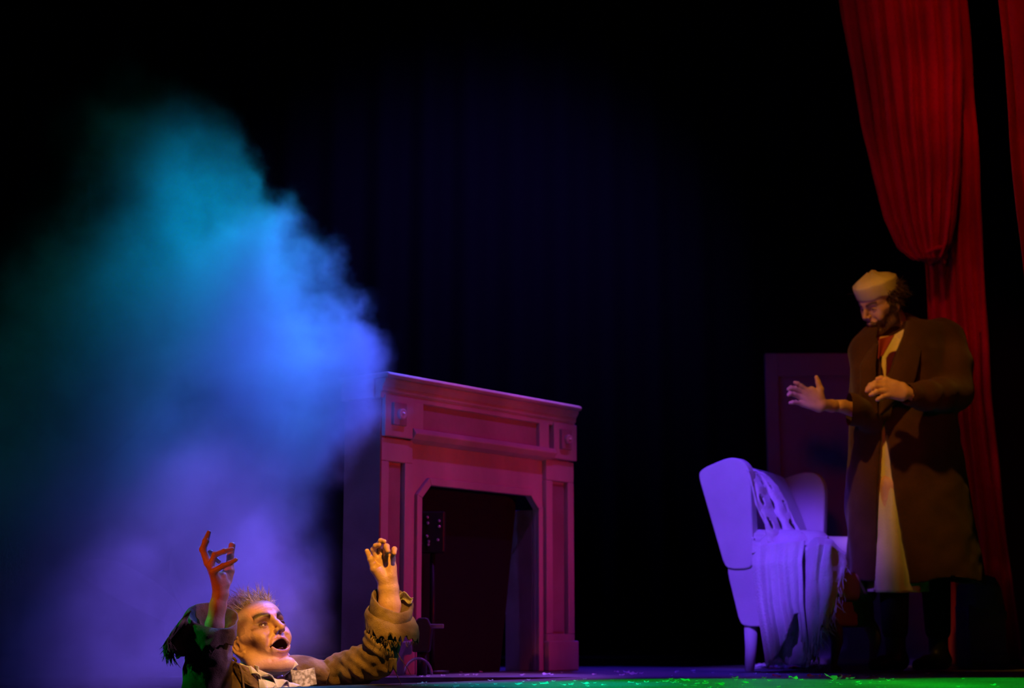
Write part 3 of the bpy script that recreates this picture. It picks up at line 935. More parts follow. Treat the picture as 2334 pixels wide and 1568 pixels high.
def eyeball(C, ax, k, gaze, parent, m, sc=1.0):
    """eye with painted iris"""
    f, s, u = ax
    c = C + (.0745 * f + k * .032 * s + .012 * u) * sc
    g = unit(gaze); a = unit(np.cross(g, [0, 0, 1.0])); b = np.cross(a, g)
    V = []; Fc = []; colr = []
    n, mm = 14, 16
    for i in range(n + 1):
        th = math.pi * i / n
        for j in range(mm):
            ph = 2 * math.pi * j / mm
            V.append(c + .0118 * sc * (math.cos(th) * g + math.sin(th) * (math.cos(ph) * a + math.sin(ph) * b)))
            colr.append((.01, .01, .01) if th < .22 else ((.10, .07, .04) if th < .52 else (.75, .70, .66)))
    for i in range(n):
        for j in range(mm):
            j2 = (j + 1) % mm
            Fc.append((i * mm + j, (i + 1) * mm + j, (i + 1) * mm + j2, i * mm + j2))
    return quadmesh('eye', np.array(V), np.array(Fc), m, parent, np.array(colr))

def merge(shells):
    Vs, Fs, Cs = [], [], []; n = 0
    for V, Fc, c in shells:
        Vs.append(V); Fs.append(Fc + n); Cs.append(c); n += len(V)
    return np.concatenate(Vs), np.concatenate(Fs), np.concatenate(Cs)

def paint_mix(col, w, c):
    w = np.clip(w, 0, 1)[:, None]
    return col * (1 - w) + np.array(c) * w
def gb(q, c, r): return np.exp(-(((q - np.array(c)) / np.array(r)) ** 2).sum(1))

def hand_shell(lo_hi_pts, h, palm, fingers, wrist, col=SKIN, nails=()):
    """palm: list of capsules (a,b,ra,rb); fingers: list of (points, radii); wrist: (points, radii)"""
    allp = np.array([p for f in fingers for p in f[0]] + [p for p in wrist[0]] + [c[0] for c in palm] + [c[1] for c in palm])
    v = Vox(allp.min(0) - .045, allp.max(0) + .045, h)
    v.poly(wrist[0], wrist[1], .012)
    if len(wrist) > 2:
        for off in wrist[2]:
            v.poly([np.array(p) + off for p in wrist[0]], wrist[1], .012)
    for a, b, ra, rb in palm: v.cap(a, b, ra, rb, .012)
    base = v.F.copy()
    # every finger is blended with the palm, but kept apart from its neighbours
    res = base.copy()
    for pts, rad in fingers:
        w = Vox(v.lo, v.lo + v.h * (v.n - 1), v.h) if False else None
        v.F = np.full_like(base, 9.0)
        v.poly(pts, rad, .003)
        # knuckle swell
        for i in range(1, len(pts) - 1): v.ell(pts[i], (rad[i] * 1.07,) * 3, None, .003)
        d = v.F
        hh = np.maximum(.009 - np.abs(base - d), 0) / .009
        fb_ = np.minimum(base, d) - hh * hh * .009 * .25
        res = np.minimum(res, fb_)
    v.F = res
    V, Fc = v.surface()
    V = smooth_mesh(V, Fc, 1, .5)
    c = np.tile(col, (len(V), 1)).astype(float)
    for pts, rad in fingers:
        tip = np.array(pts[-1])
        w = np.exp(-(np.linalg.norm(V - tip, axis=1) / .012) ** 2)
        c = paint_mix(c, w * .35, (.85, .42, .32))
        for j in pts[1:-1]:
            w = np.exp(-(np.linalg.norm(V - np.array(j), axis=1) / .008) ** 2)
            c = paint_mix(c, w * .25, (.62, .30, .20))
    return V, Fc, c

def ring(px, py, Y, rx, ry, drop=0.0, slope=0.0, amp=0.0):
    return dict(px=px, py=py, Y=Y, rx=rx, ry=ry, drop=drop, slope=slope, amp=amp)
def loft(name, rings, m, parent, nu=72, sub_v=6, thick=.004, wob=0.006, wscale=14.0, seed=0, teeth=0.0, nteeth=23, a0=0.0, a1=2 * math.pi, keep=None, foldn=0, folda=0.0):
    """cloth tube through rings given at pixels of the photograph and depths in metres"""
    K = ['px', 'py', 'Y', 'rx', 'ry', 'drop', 'slope', 'amp']
    T = np.array([[r[k] for k in K] for r in rings], float)
    n = len(rings)
    def at(v):
        x = v * (n - 1); i = min(int(x), n - 2); t = x - i
        p0 = T[max(i - 1, 0)]; p1 = T[i]; p2 = T[i + 1]; p3 = T[min(i + 2, n - 1)]
        return 0.5 * ((2 * p1) + (-p0 + p2) * t + (2 * p0 - 5 * p1 + 4 * p2 - p3) * t * t + (-p0 + 3 * p1 - 3 * p2 + p3) * t ** 3)
    closed = abs(a1 - a0 - 2 * math.pi) < 1e-6
    cache = {}
    def fn(u, v):
        if v not in cache: cache[v] = at(v)
        px, py, Y, rx, ry, dr, sl, am = cache[v]
        a = a0 + (a1 - a0) * u
        ca, sa = math.cos(a), math.sin(a)
        cx = px + rx * ca; yy = py + dr * sa + sl * ca
        if teeth and v > .72:
            k = (v - .72) / .28
            tt = abs(((u * nteeth + .6 * math.sin(u * 31 + seed)) % 1.0) * 2 - 1)
            yy += k * teeth * (tt - .45 + .7 * nz(u * 37, seed, 0, 1.0, seed))
        p = P(cx, yy, Y - ry * sa)
        c = P(px, py, Y)
        d = unit(p - c)
        w = wob * nz(p[0] * wscale, p[1] * wscale, p[2] * wscale * .8, 1.0, seed) + wob * .4 * nz(p[0] * wscale * 3, p[1] * wscale * 3, p[2] * wscale * 3, 1.0, seed + 3)
        if foldn: w += folda * math.sin(foldn * a + 2.5 * math.sin(v * 4 + seed)) * (.4 + .6 * v)
        return p + d * (w + am)
    return grid_surface(name, fn, nu, sub_v * (n - 1), m, parent, thick, True, keep, closed)

def threads(name, starts, m, parent, n_seg=4, length=.03, r=.0008, down=1.0, spread=.4, seed=0):
    rr = random.Random(seed)
    mb = MB()
    for s0 in starts:
        p = np.array(s0, float); pts = [p]
        d = np.array([rr.uniform(-spread, spread), rr.uniform(-spread, spread) * .6, -down])
        L = length * rr.uniform(.4, 1.3)
        for i in range(n_seg):
            d = d + np.array([rr.uniform(-.35, .35), rr.uniform(-.3, .3), rr.uniform(-.2, .2)])
            p = p + unit(d) * L / n_seg; pts.append(p)
        mb.tube(pts, [r * 1.3] + [r] * (n_seg - 1) + [r * .4], 4)
    return tag(mb.build(name, m, parent, True), kind='stuff')

# ================================================================== THE SINGER IN THE TRAPDOOR
M_skin = mat('skin', SKIN, rough=0.42, spec=0.45, bump=0.12, bscale=160, vattr='paint', color2=(0.86, 0.80, 0.78), vscale=22)
M_skin.node_tree.nodes['Principled BSDF'].inputs['Subsurface Weight'].default_value = 0.0
for n in M_skin.node_tree.nodes:
    if n.type == 'VALTORGB': n.color_ramp.elements[0].color = (1, 1, 1, 1)
M_eye = mat('eye_surface', (0.7, 0.7, 0.7), rough=0.08, spec=0.8, vattr='paint')
M_coat = mat('ragged_brown_cloth', (0.17, 0.10, 0.055), rough=0.9, spec=0.1, sheen=0.15, bump=0.45, bscale=420, color2=(0.34, 0.23, 0.14), vscale=16, detail=9)
M_coat_in = mat('faded_cloth_lining', (0.36, 0.33, 0.24), rough=0.9, spec=0.1, bump=0.5, bscale=200, color2=(0.50, 0.46, 0.35), vscale=14)
M_shirt = mat('white_muslin', (0.78, 0.76, 0.74), rough=0.8, spec=0.15, bump=0.2, bscale=120)
M_floral = mat('printed_cream_lapel', (0.72, 0.68, 0.60), rough=0.8, spec=0.15, color2=(0.30, 0.26, 0.20), vscale=95, detail=1)
M_hair = mat('ash_brown_hair', (0.26, 0.19, 0.12), rough=0.5, spec=0.4, color2=(0.60, 0.48, 0.34), vscale=40)

HC = P(590, 1459, 5.55)
HAX = head_axes(math.radians(49), math.radians(33), -0.06)
HS = 1.08
sing = empty('person', (HC[0], HC[1], -1.0), 'person in ragged brown coat, both arms raised, open-mouthed, rising from the trapdoor', 'person')
neck_base = P(600, 1562, 5.61)
V, Fc, q = head_shell(HC, HAX, .0015, 1.0, neck_base, sc=HS)
c = np.tile(SKIN, (len(V), 1)).astype(float)
a_, s_, u_ = q[:, 0], np.abs(q[:, 1]), q[:, 2]
n_ = hash_noise(V, 120., 3)
# side and top hair stubble
hl = .072 + .02 * (s_ / .07)          # hair line height at the front
side = (a_ < .040 - .25 * np.maximum(u_ - .02, 0)) & (u_ > .008) & (s_ > .055)
c = paint_mix(c, np.where(side, .38, 0) + 0 * n_, (.30, .18, .09))
topm = 1 / (1 + np.exp(-(u_ - .084 + .35 * np.maximum(a_ - .02, 0) * 0) / .004))
c = paint_mix(c, topm * .9, (.20, .13, .07))
backm = (a_ < -.03) & (u_ > -.03)
c = paint_mix(c, backm * .9, (.20, .13, .07))
# lips, mouth inside
lip = gb(np.stack([a_, q[:, 1], u_], 1), (.097, 0, -.041), (.03, .028, .0050)) + gb(np.stack([a_, q[:, 1], u_], 1), (.088, 0, -.079), (.03, .022, .0050))
c = paint_mix(c, lip * .9, (.42, .12, .08))
t2_ = q[:, 1] / .036
ins = (q[:, 0] < .0905 - .016 * t2_ ** 2 + .25 * (u_ + .058)) & (q[:, 0] > .045) & (np.abs(t2_) < 1) & (u_ < -.0405 - .018 * t2_ ** 2) & (u_ > -.0790 + .019 * t2_ ** 2)
c = paint_mix(c, ins * .97, (.07, .012, .012))
# make-up: brows, sockets, hollow cheeks
sq = np.stack([a_, s_, u_], 1)
t_ = (s_ - .012) / .046
brow = np.exp(-((u_ - (.031 + .013 * np.sin(np.clip(t_, 0, 1) * 2.4))) / .0090) ** 2) * (t_ > 0) * (t_ < 1.0) * (a_ > .045)
c = paint_mix(c, brow * 1.2, (.04, .02, .012))
sock = gb(sq, (.085, .038, .018), (.04, .026, .016))
c = paint_mix(c, sock * 1.15, (.10, .04, .022))
tail = np.exp(-((u_ - .006 - .10 * (s_ - .05)) / .005) ** 2) * (s_ > .045) * (s_ < .068) * (a_ > .03)
c = paint_mix(c, tail * .8, (.25, .12, .06))
hol = gb(sq, (.045, .062, -.030), (.030, .03, .014))
c = paint_mix(c, hol * .95, (.24, .10, .05))
tem = gb(sq, (.045, .066, .045), (.020, .03, .014))
c = paint_mix(c, tem * .8, (.28, .14, .07))
c = paint_mix(c, gb(sq, (.095, .014, -.03), (.02, .012, .008)) * .35, (.45, .2, .12))
for uu in (.058, .068, .078):
    c = paint_mix(c, np.exp(-((u_ - uu - .003 * np.cos(q[:, 1] * 60)) / .0014) ** 2) * (a_ > .06) * (s_ < .045) * .35, (.45, .25, .16))
head_s = (V, Fc, c)

# his left hand (palm to the house), Y grows away from the camera
Yh = 5.40
p = lambda x, y, d: P(x, y, Yh + d)
wl = ([p(886, 1420, .0), p(888, 1380, .0), p(885, 1340, .0), p(883, 1322, 0)], [.026, .024, .021, .018], (np.array([.011, 0, 0]), np.array([-.011, 0, 0])))
palm = [(p(877, 1325, 0), p(860, 1276, -.003), .018, .0125), (p(882, 1325, 0), p(871, 1272, -.002), .018, .0125), (p(887, 1325, 0), p(882, 1272, -.002), .018, .0125), (p(892, 1322, -.002), p(893, 1278, -.004), .017, .012),
        (p(873, 1318, -.008), p(858, 1300, -.014), .019, .015), (p(893, 1312, -.008), p(895, 1292, -.006), .014, .011)]
fing = [([p(859, 1276, 0), p(851, 1253, -.012), p(856, 1244, -.026), p(865, 1242, -.036)], [.0105, .0090, .0080, .0068]),
        ([p(871, 1271, 0), p(864, 1241, -.010), p(868, 1233, -.030), p(876, 1234, -.044)], [.0108, .0096, .0084, .0072]),
        ([p(882, 1272, 0), p(880, 1250, -.022), p(881, 1246, -.048), p(884, 1256, -.062)], [.0108, .0098, .0096, .0080]),
        ([p(893, 1276, 0), p(897, 1258, -.016), p(899, 1252, -.040), p(899, 1261, -.052)], [.0096, .0086, .0084, .0070]),
        ([p(868, 1312, -.006), p(853, 1296, -.020), p(845, 1275, -.026), p(836.5, 1256, -.030)], [.0175, .0135, .0105, .0080])]
hand_l = hand_shell(None, .0015, palm, fing, wl)
# his right hand (back of the hand towards the picture's left)
wr = ([p(482, 1470, .0), p(489, 1425, 0), p(497, 1380, 0), p(503, 1352, 0), p(503, 1330, .0)], [.030, .029, .026, .0245, .024])
palm = [(p(500, 1334, -.012), p(485, 1303, -.040), .019, .011), (p(500, 1334, -.005), p(480, 1289, -.025), .019, .0115), (p(500, 1334, .004), p(475, 1282, -.005), .019, .012), (p(504, 1332, .012), p(480, 1281, .014), .018, .012),
        (p(511, 1330, .012), p(520, 1304, .018), .019, .017), (p(512, 1330, -.004), p(508, 1312, -.010), .014, .012)]
fing = [([p(486, 1302, -.040), p(508, 1290, -.050), p(523, 1284, -.054), p(538, 1275.5, -.056)], [.0100, .0088, .0080, .0064]),
        ([p(480, 1288, -.025), p(490, 1264, -.030), p(512, 1256, -.028), p(530, 1251.5, -.026)], [.0110, .0095, .0084, .0062]),
        ([p(474, 1282, -.005), p(462.5, 1252, -.008), p(469, 1233, .0), p(476, 1213.5, .010)], [.0130, .0112, .0102, .0074]),
        ([p(480, 1282, .015), p(480, 1260, .030), p(486, 1268, .046), p(499, 1280, .042)], [.0115, .0090, .0085, .0070]),
        ([p(516, 1320, .018), p(523, 1300, .020), p(525, 1268, .025), p(529, 1243, .030)], [.0190, .0150, .0112, .0112])]
hand_r = hand_shell(None, .0015, palm, fing, wr)
# rest of the body, inside the clothes
b = Vox(P(440, 1900, 5.75) - [.15, .35, .30], P(960, 1380, 5.9) + [.05, .15, .02], .006)
Sr, Sl, El, Er = P(530, 1590, 5.50), P(735, 1560, 5.60), P(860, 1510, 5.44), P(478, 1640, 5.40)
hip = P(610, 1990, 5.62); ch = P(625, 1690, 5.62)
b.ell(ch, (.165, .105, .20), None, .03); b.cap(ch, hip, .13, .15, .05)
b.cap(Sr, Sl, .045, .045, .04); b.cap(neck_base + np.array([0, 0, -.04]), ch, .05, .08, .04)
b.cap(Sl, El, .045, .034, .02); b.cap(El, p(886, 1400, 0), .034, .022, .02)
b.cap(Sr, Er, .042, .036, .02); b.cap(Er, p(489, 1440, 0), .042, .024, .02)
for k in (-1, 1):
    kn = hip + np.array([k * .11, -.10, -.36])
    b.cap(hip + np.array([k * .09, 0, -.02]), kn, .085, .060, .03)
V, Fc = b.surface()
body_c = np.tile(SKIN, (len(V), 1)).astype(float)
V, Fc, c = merge([head_s, hand_l, hand_r, (V, Fc, body_c)])
quadmesh('body', V, Fc, M_skin, sing, c)
gz = HAX[0] * .9 + HAX[2] * .12 + HAX[1] * -.15
for k in (1, -1): eyeball(HC, HAX, k, gz, sing, M_eye, HS)

# hair: tufts swept up and back from the crown
def tufts(C, ax, n, test, direction, length, r0, m, parent, name='hair', seed=2, cen=(-.012, 0, .047), rad=(.098, .079, .082), curl=.25, seg=5, wisp=3, sc=1.08):
    f, s, u = ax; rr = random.Random(seed)
    mb = MB(); cnt = 0
    while cnt < n:
        d = unit([rr.gauss(0, 1) for _ in range(3)])
        lp = np.array(cen) + d * np.array(rad)
        if not test(lp, rr): continue
        cnt += 1
        nl = unit(d / np.array(rad))
        dr0 = unit(np.array(direction(lp, nl, rr)))
        L0 = length(lp, rr)
        for w in range(wisp):
            dl = unit(dr0 + np.array([rr.uniform(-.16, .16) for _ in range(3)]))
            L = L0 * rr.uniform(.75, 1.1)
            q0 = lp - nl * .004 + np.array([rr.uniform(-.003, .003) for _ in range(3)])
            pts = []; rad_ = []
            bend = np.array([rr.uniform(-curl, curl) for _ in range(3)])
            for i in range(seg + 1):
                t = i / seg
                pq = q0 + (nl * .35 * (1 - t) + dl) * L * t + bend * L * t * t * .6
                pts.append(C + (pq[0] * f + pq[1] * s + pq[2] * u) * sc); rad_.append(r0 * (1 - t) ** .6 + .0002)
            mb.tube(pts, rad_, 4, False)
    return tag(mb.build(name, m, parent, True), kind='stuff')
def test_top(lp, rr):
    a, s, u = lp
    if u < .056: return False
    line = .074 - .05 * max(0, (abs(s) - .03)) / .05 
    if a > .045 and u < .078: return False
    return u > line - (.03 if a < 0 else 0)
tufts(HC, HAX, 1700, test_top, lambda lp, n, rr: (-.45 - 1.0 * max(0, -lp[0] + .02) * 4 + .9 * nz(lp[0] * 60, lp[1] * 60, 1), lp[1] * 4 + .9 * nz(lp[0] * 60, lp[1] * 60, 9), .62 + .5 * nz(lp[0] * 60, lp[1] * 60, 4)), lambda lp, rr: rr.uniform(.024, .050) * (1.15 if lp[0] > 0 else 1.0), .0008, M_hair, sing, curl=.7)
def test_side(lp, rr):
    a, s, u = lp
    return (u > .0 and u < .11 and abs(s) > .03 and a < .045 - .2 * max(0, u - .03)) or (a < -.05 and u > -.02)
tufts(HC, HAX, 700, test_side, lambda lp, n, rr: (-.8, 0, -.25 if lp[0] > -.04 else -.6), lambda lp, rr: rr.uniform(.012, .022) * (1.3 if lp[2] > .06 else .8), .0009, M_hair, sing, 'short_hair', 5, wisp=2, seg=3)
def brow_hair():
    f, s, u = HAX; rr = random.Random(3)
    for k in (1, -1):
        mb = MB()
        for i in range(90):
            t = rr.random()
            a = .094 - .034 * t ** 1.6; ss = .012 + .046 * t; uu = .032 + .013 * math.sin(t * 2.4) + rr.uniform(-.003, .003)
            st = HC + (a * f + k * ss * s + uu * u) * HS
            mb.tube([st, st + (.0025 * f + k * .007 * s + (.003 - .003 * t) * u)], [.0008, .0002], 4, False)
        tag(mb.build('eyebrow', M_hair, sing), kind='stuff')
brow_hair()

# ---- coat
cb = Vox(P(500, 1980, 5.7) - [.15, .50, .30], P(960, 1440, 5.9) + [.05, .12, .02], .005)
cb.ell(ch + np.array([-.0, -.005, -.01]), (.195, .135, .215), None, .03)
cb.cap(ch, hip + np.array([0, 0, -.28]), .16, .235, .05)
cb.cap(P(545, 1580, 5.52), P(600, 1578, 5.60), .062, .07, .04)
cb.cap(P(565, 1560, 5.50), P(575, 1640, 5.46), .045, .060, .03)
cb.cap(P(535, 1545, 5.50), P(548, 1640, 5.46), .040, .055, .03)
cb.cap(P(640, 1566, 5.66), P(722, 1556, 5.60), .068, .066, .04)
cb.cap(P(700, 1560, 5.58), P(705, 1660, 5.50), .052, .070, .03)
cb.poly([P(728, 1558, 5.60), P(775, 1532, 5.53), P(830, 1512, 5.455), P(862, 1500, 5.43)], [.062, .055, .056, .060], .03)
cb.poly([P(862, 1504, 5.43), P(869, 1470, 5.40), P(872, 1430, 5.40)], [.058, .056, .050], .02)
# neck opening down the chest
fn_ = cv(.25, .15, .95)
cb.poly([neck_base + .02 * HAX[0] + np.array([0, 0, .09]), P(625, 1570, 5.50), P(650, 1640, 5.43), P(655, 1720, 5.42)], [.070, .062, .045, .02], .015, 'sub')
V, Fc = cb.surface()
N = vnormals(V, Fc)
crease = np.sin((V[:, 0] * .8 + V[:, 2] * 1.1) * 150 + 3 * hash_noise(V, 18., 2)) * np.exp(-((V[:, 0] - P(830, 1500, 5.45)[0]) / .12) ** 2)
V = V + N * (.0045 * hash_noise(V, 24., 5) + .0030 * hash_noise(V, 55., 6) + .0022 * crease)[:, None]
coat = quadmesh('coat', V, Fc, M_coat, sing)
# seams and rolled collar edge on the coat
seam = [P(533, 1508, 5.455), P(546, 1516, 5.44), P(552, 1535, 5.43), P(556, 1570, 5.42), P(560, 1640, 5.40)]
MB().tube(seam, .0035, 6).build('seam', M_coat, coat, True)
def lapel_r(u, v):
    # far lapel rolls from the neck over to the shoulder
    x = 652 + 96 * v + 4 * math.sin(u * 5); y = 1497 + 10 * v * v * 2 + 62 * u * (1 - .3 * v) - 5 * math.sin(v * 3.1)
    return P(x, y, 5.52 - .045 * math.sin(u * 2.6) - .02 * v + .006 * nz(u * 6, v * 6, 2))
grid_surface('lapel', lapel_r, 16, 26, M_coat, coat, .008)
def lapel_n(u, v):
    x = 524 + 62 * v + 26 * u; y = 1506 + 30 * v ** 1.3 + 50 * u
    return P(x, y, 5.475 - .03 * math.sin(v * 3) - .035 * u + .006 * nz(u * 6, v * 6, 7))
grid_surface('lapel', lapel_n, 16, 22, M_coat, coat, .008)
# curled scrap of the collar behind the ear
cs = [P(524 + 14 * math.cos(t) * (1 - t / 14), 1508 - 11 * math.sin(t) * (1 - t / 14), 5.47 - .004 * t) for t in np.linspace(0, 6.5, 22)]
MB().tube(cs, [.0045] * 21 + [.001], 6).build('curled_scrap', M_coat, coat, True)
# printed cream facing
def facing(u, v):
    x = 662 + 54 * u + 6 * v; y = 1526 + 38 * v + 3 * math.sin(u * 4) - 2 * u
    return P(x, y, 5.455 - .012 * math.sin(u * 3) - .012 * v)
grid_surface('printed_facing', facing, 20, 16, M_floral, coat, .004)

# ---- shirt
sb = Vox(P(560, 1900, 5.6) - [.1, .3, .1], P(700, 1480, 5.8) + [.12, .1, .0], .005)
sb.cap(neck_base + np.array([0, 0, .01]), P(630, 1640, 5.53), .066, .095, .03)
sb.ell(ch + np.array([.0, -.02, .0]), (.13, .115, .18), None, .03)
V, Fc = sb.surface(); N = vnormals(V, Fc)
V = V + N * (.004 * hash_noise(V, 40., 5) + .002 * hash_noise(V, 90., 6))[:, None]
quadmesh('shirt', V, Fc, M_shirt, sing)
def ruffle(pts, width, waves, name='shirt_frill', amp=.012, dirv=(0.2, -.1, -.5), seed=0):
    pts = [np.array(q_, float) for q_ in pts]; n = len(pts)
    def fn(u, v):
        x = u * (n - 1); i = min(int(x), n - 2); t = x - i
        c = pts[i] * (1 - t) + pts[i + 1] * t
        w = math.sin(u * waves * 2 * math.pi + seed + .8 * math.sin(u * 9))
        side = unit(np.cross(pts[i + 1] - pts[i], BKV)); side = side if side[2] > 0 else -side
        return c + (BKV * .55 + unit(dirv) * .8) * width * v + side * amp * w * (v + .15) + BKV * amp * .5 * math.cos(u * waves * 2 * math.pi + seed) * v
    return grid_surface(name, fn, 90, 8, M_shirt, sing, .0015)
ruffle([P(545, 1512, 5.47), P(572, 1518, 5.445), P(592, 1540, 5.43), P(620, 1556, 5.42), P(648, 1562, 5.42), P(672, 1574, 5.42)], .026, 3.5, seed=1)
ruffle([P(578, 1516, 5.45), P(600, 1532, 5.43), P(628, 1546, 5.42), P(655, 1552, 5.42), P(680, 1562, 5.42)], .024, 3, seed=2, dirv=(.3, -.1, -.3))
ruffle([P(590, 1546, 5.42), P(615, 1560, 5.41), P(645, 1568, 5.41), P(690, 1582, 5.41)], .04, 3.5, seed=4)
def stand(u, v):      # standing collar point by the jaw
    x = 640 + 34 * u + 6 * v; y = 1510 - 3 * u + 32 * v * (1 - .75 * u)
    return P(x, y, 5.475 - .02 * u - .01 * v)
grid_surface('collar_point', stand, 12, 12, M_shirt, sing, .003)
def band(u, v):
    a = -2.6 + u * 3.6
    c_ = P(608, 1527, 5.53)
    return c_ + np.array([.072 * math.cos(a), .066 * math.sin(a), -.030 * math.cos(a) * -1 * .2 + .020 - .040 * v]) + np.array([.0, 0, -.014 * math.sin(a) * 0])
grid_surface('neckband', band, 40, 5, M_shirt, sing, .003)

# ---- sleeves and turned-back cuffs
# picture-left arm
loft('sleeve', [ring(489, 1432, 5.40, 38, .056), ring(484, 1462, 5.40, 46, .064), ring(478, 1500, 5.40, 50, .070), ring(473, 1550, 5.41, 55, .076), ring(470, 1620, 5.43, 60, .085), ring(490, 1700, 5.47, 66, .09)], M_coat, coat, 72, 8, .005, .010, 16, 3)
loft('cuff', [ring(489, 1448, 5.40, 36, .050, 10), ring(489, 1425, 5.40, 44, .056, 20, 4), ring(487, 1405, 5.40, 55, .062, 27, 8), ring(480, 1412, 5.40, 63, .074, 30, 0), ring(468, 1440, 5.40, 72, .082, 30, -12), ring(462, 1462, 5.40, 75, .088, 26, -16)], M_coat_in if False else M_coat, coat, 110, 7, .004, .010, 18, 5, teeth=14, nteeth=17)
def flap(u, v):       # torn flap falling to the left
    x = 436 - 62 * v - 8 * math.sin(u * 3) + 14 * u * v; y = 1392 + 42 * u + 62 * v ** 1.25 + 14 * v * v
    return P(x, y, 5.36 + .07 * (u - .5) + .018 * math.sin(u * 7 + v * 5) + .01 * nz(u * 5, v * 5, 3))
grid_surface('torn_flap', flap, 30, 36, M_coat, coat, .003, keep=lambda u, v: v < .84 + .16 * abs(math.sin(u * 16 + 1)))
sts = [flap(random.random(), random.uniform(.80, .90)) for _ in range(110)]
threads('frayed_threads', sts, M_coat, coat, 4, .040, .0010, 1.0, .45, 4)
# picture-right arm
loft('cuff', [ring(884, 1412, 5.395, 30, .040, 8), ring(889, 1392, 5.395, 36, .046, 18, 4), ring(895, 1368, 5.395, 44, .054, 26, 12), ring(894, 1380, 5.395, 47, .060, 28, 12), ring(889, 1402, 5.395, 46, .062, 24, 10), ring(884, 1425, 5.395, 44, .062, 18, 8)], M_coat, coat, 100, 7, .004, .006, 20, 9)
loft('frayed_band', [ring(887, 1398, 5.395, 46, .064, 20, 10), ring(890, 1404, 5.395, 54, .070, 24, 12), ring(893, 1420, 5.395, 60, .076, 22, 12), ring(893, 1440, 5.395, 60, .078, 14, 10)], M_coat, coat, 150, 8, .004, .006, 20, 12, teeth=20, nteeth=19)
sts = []
for i in range(70):
    a = random.uniform(-.4, 3.5)
    sts.append(P(893 + 59 * math.cos(a), 1446 + 14 * math.sin(a) + 9 * math.cos(a), 5.395 - .077 * math.sin(a)))
threads('frayed_threads', sts, M_coat, coat, 4, .022, .0009, 1.0, .6, 9)
def rim_pt(u, v):     # torn points sticking up from the cuff rim on the right
    x = 900 + 42 * u - 4 * v; y = 1346 + 14 * u + (26 - 14 * u) * v + 5 * math.sin(u * 9)
    return P(x, y, 5.43 - .045 * u - .01 * math.sin(v * 3 + u * 4))
grid_surface('torn_point', rim_pt, 16, 10, M_coat_in, coat, .003)
threads('hanging_thread', [P(900, 1490, 5.36), P(893, 1508, 5.37), P(902, 1478, 5.36)], M_coat, coat, 8, .085, .0012, 1.0, .1, 3)
def rag(u, v):
    x = 868 + 36 * u; y = 1500 + 34 * v * (0.4 + .6 * abs(math.sin(u * 8))) 
    return P(x, y, 5.365 + .02 * math.sin(u * 6) + .01 * v)
grid_surface('elbow_rag', rag, 24, 8, M_coat, coat, .003)

# ================================================================== THE ROBED MAN
M_robe = mat('brown_wool_robe', (0.062, 0.026, 0.012), rough=0.9, spec=0.08, sheen=0.15, bump=0.3, bscale=260, color2=(0.085, 0.036, 0.016), vscale=7)
M_night = mat('cream_nightshirt', (0.72, 0.62, 0.36), rough=0.85, spec=0.1, bump=0.2, bscale=120, color2=(0.80, 0.70, 0.44), vscale=8)
M_cap = mat('cream_knit_cap', (0.90, 0.76, 0.40), rough=0.95, spec=0.05, bump=0.4, bscale=300)
M_dhair = mat('dark_curly_hair', (0.06, 0.035, 0.02), rough=0.6, spec=0.3, color2=(0.14, 0.08, 0.05), vscale=50)
M_boot = mat('black_leather', (0.02, 0.018, 0.018), rough=0.45, spec=0.4, bump=0.15, bscale=60)
M_sock = mat('dark_trousers', (0.02, 0.02, 0.025), rough=0.9, spec=0.1)
YM = 8.0
YM = 7.42
man = empty('person', (P(2075, 1500, YM)[0], YM, 0), 'bearded person in cream cap, long brown robe and nightshirt standing beside the armchair', 'person')
MS = F_PX * CT / YM / 1.0     # pixels per metre at his depth
m_ = lambda x, y, d=0.0: P(x, y, YM + d)
RC = m_(2008, 693, -.02)
RAX = head_axes(math.radians(-58), math.radians(-26), 0.0)
neck_m = m_(2068, 790, .05)
V, Fc, q = head_shell(RC, RAX, .0022, 0.0, neck_m, sc=1.0)
a_, s_, u_ = q[:, 0], np.abs(q[:, 1]), q[:, 2]; sq = np.stack([a_, s_, u_], 1)
c = np.tile(SKIN, (len(V), 1)).astype(float)
t_ = (s_ - .012) / .046
c = paint_mix(c, np.exp(-((u_ - (.033 + .010 * np.sin(np.clip(t_, 0, 1) * 2.4))) / .007) ** 2) * (t_ > 0) * (t_ < 1) * (a_ > .045), (.06, .03, .02))
c = paint_mix(c, gb(sq, (.085, .036, .016), (.04, .024, .012)) * .5, (.25, .12, .08))
bd = ((u_ < -.030 - .5 * np.maximum(a_ - .055, 0)) & (a_ > -.01) & (u_ > -.14)) | ((a_ < .03) & (a_ > -.01) & (u_ < .04) & (s_ > .05))
c = paint_mix(c, bd * .75, (.07, .04, .025))
c = paint_mix(c, gb(sq, (.1, 0, -.055), (.03, .024, .005)) * .8, (.45, .15, .12))
hb = (a_ < -.02) & (u_ > -.05)
c = paint_mix(c, hb * .9, (.06, .035, .02))
head_m = (V, Fc, c)
Vox.rs = .93
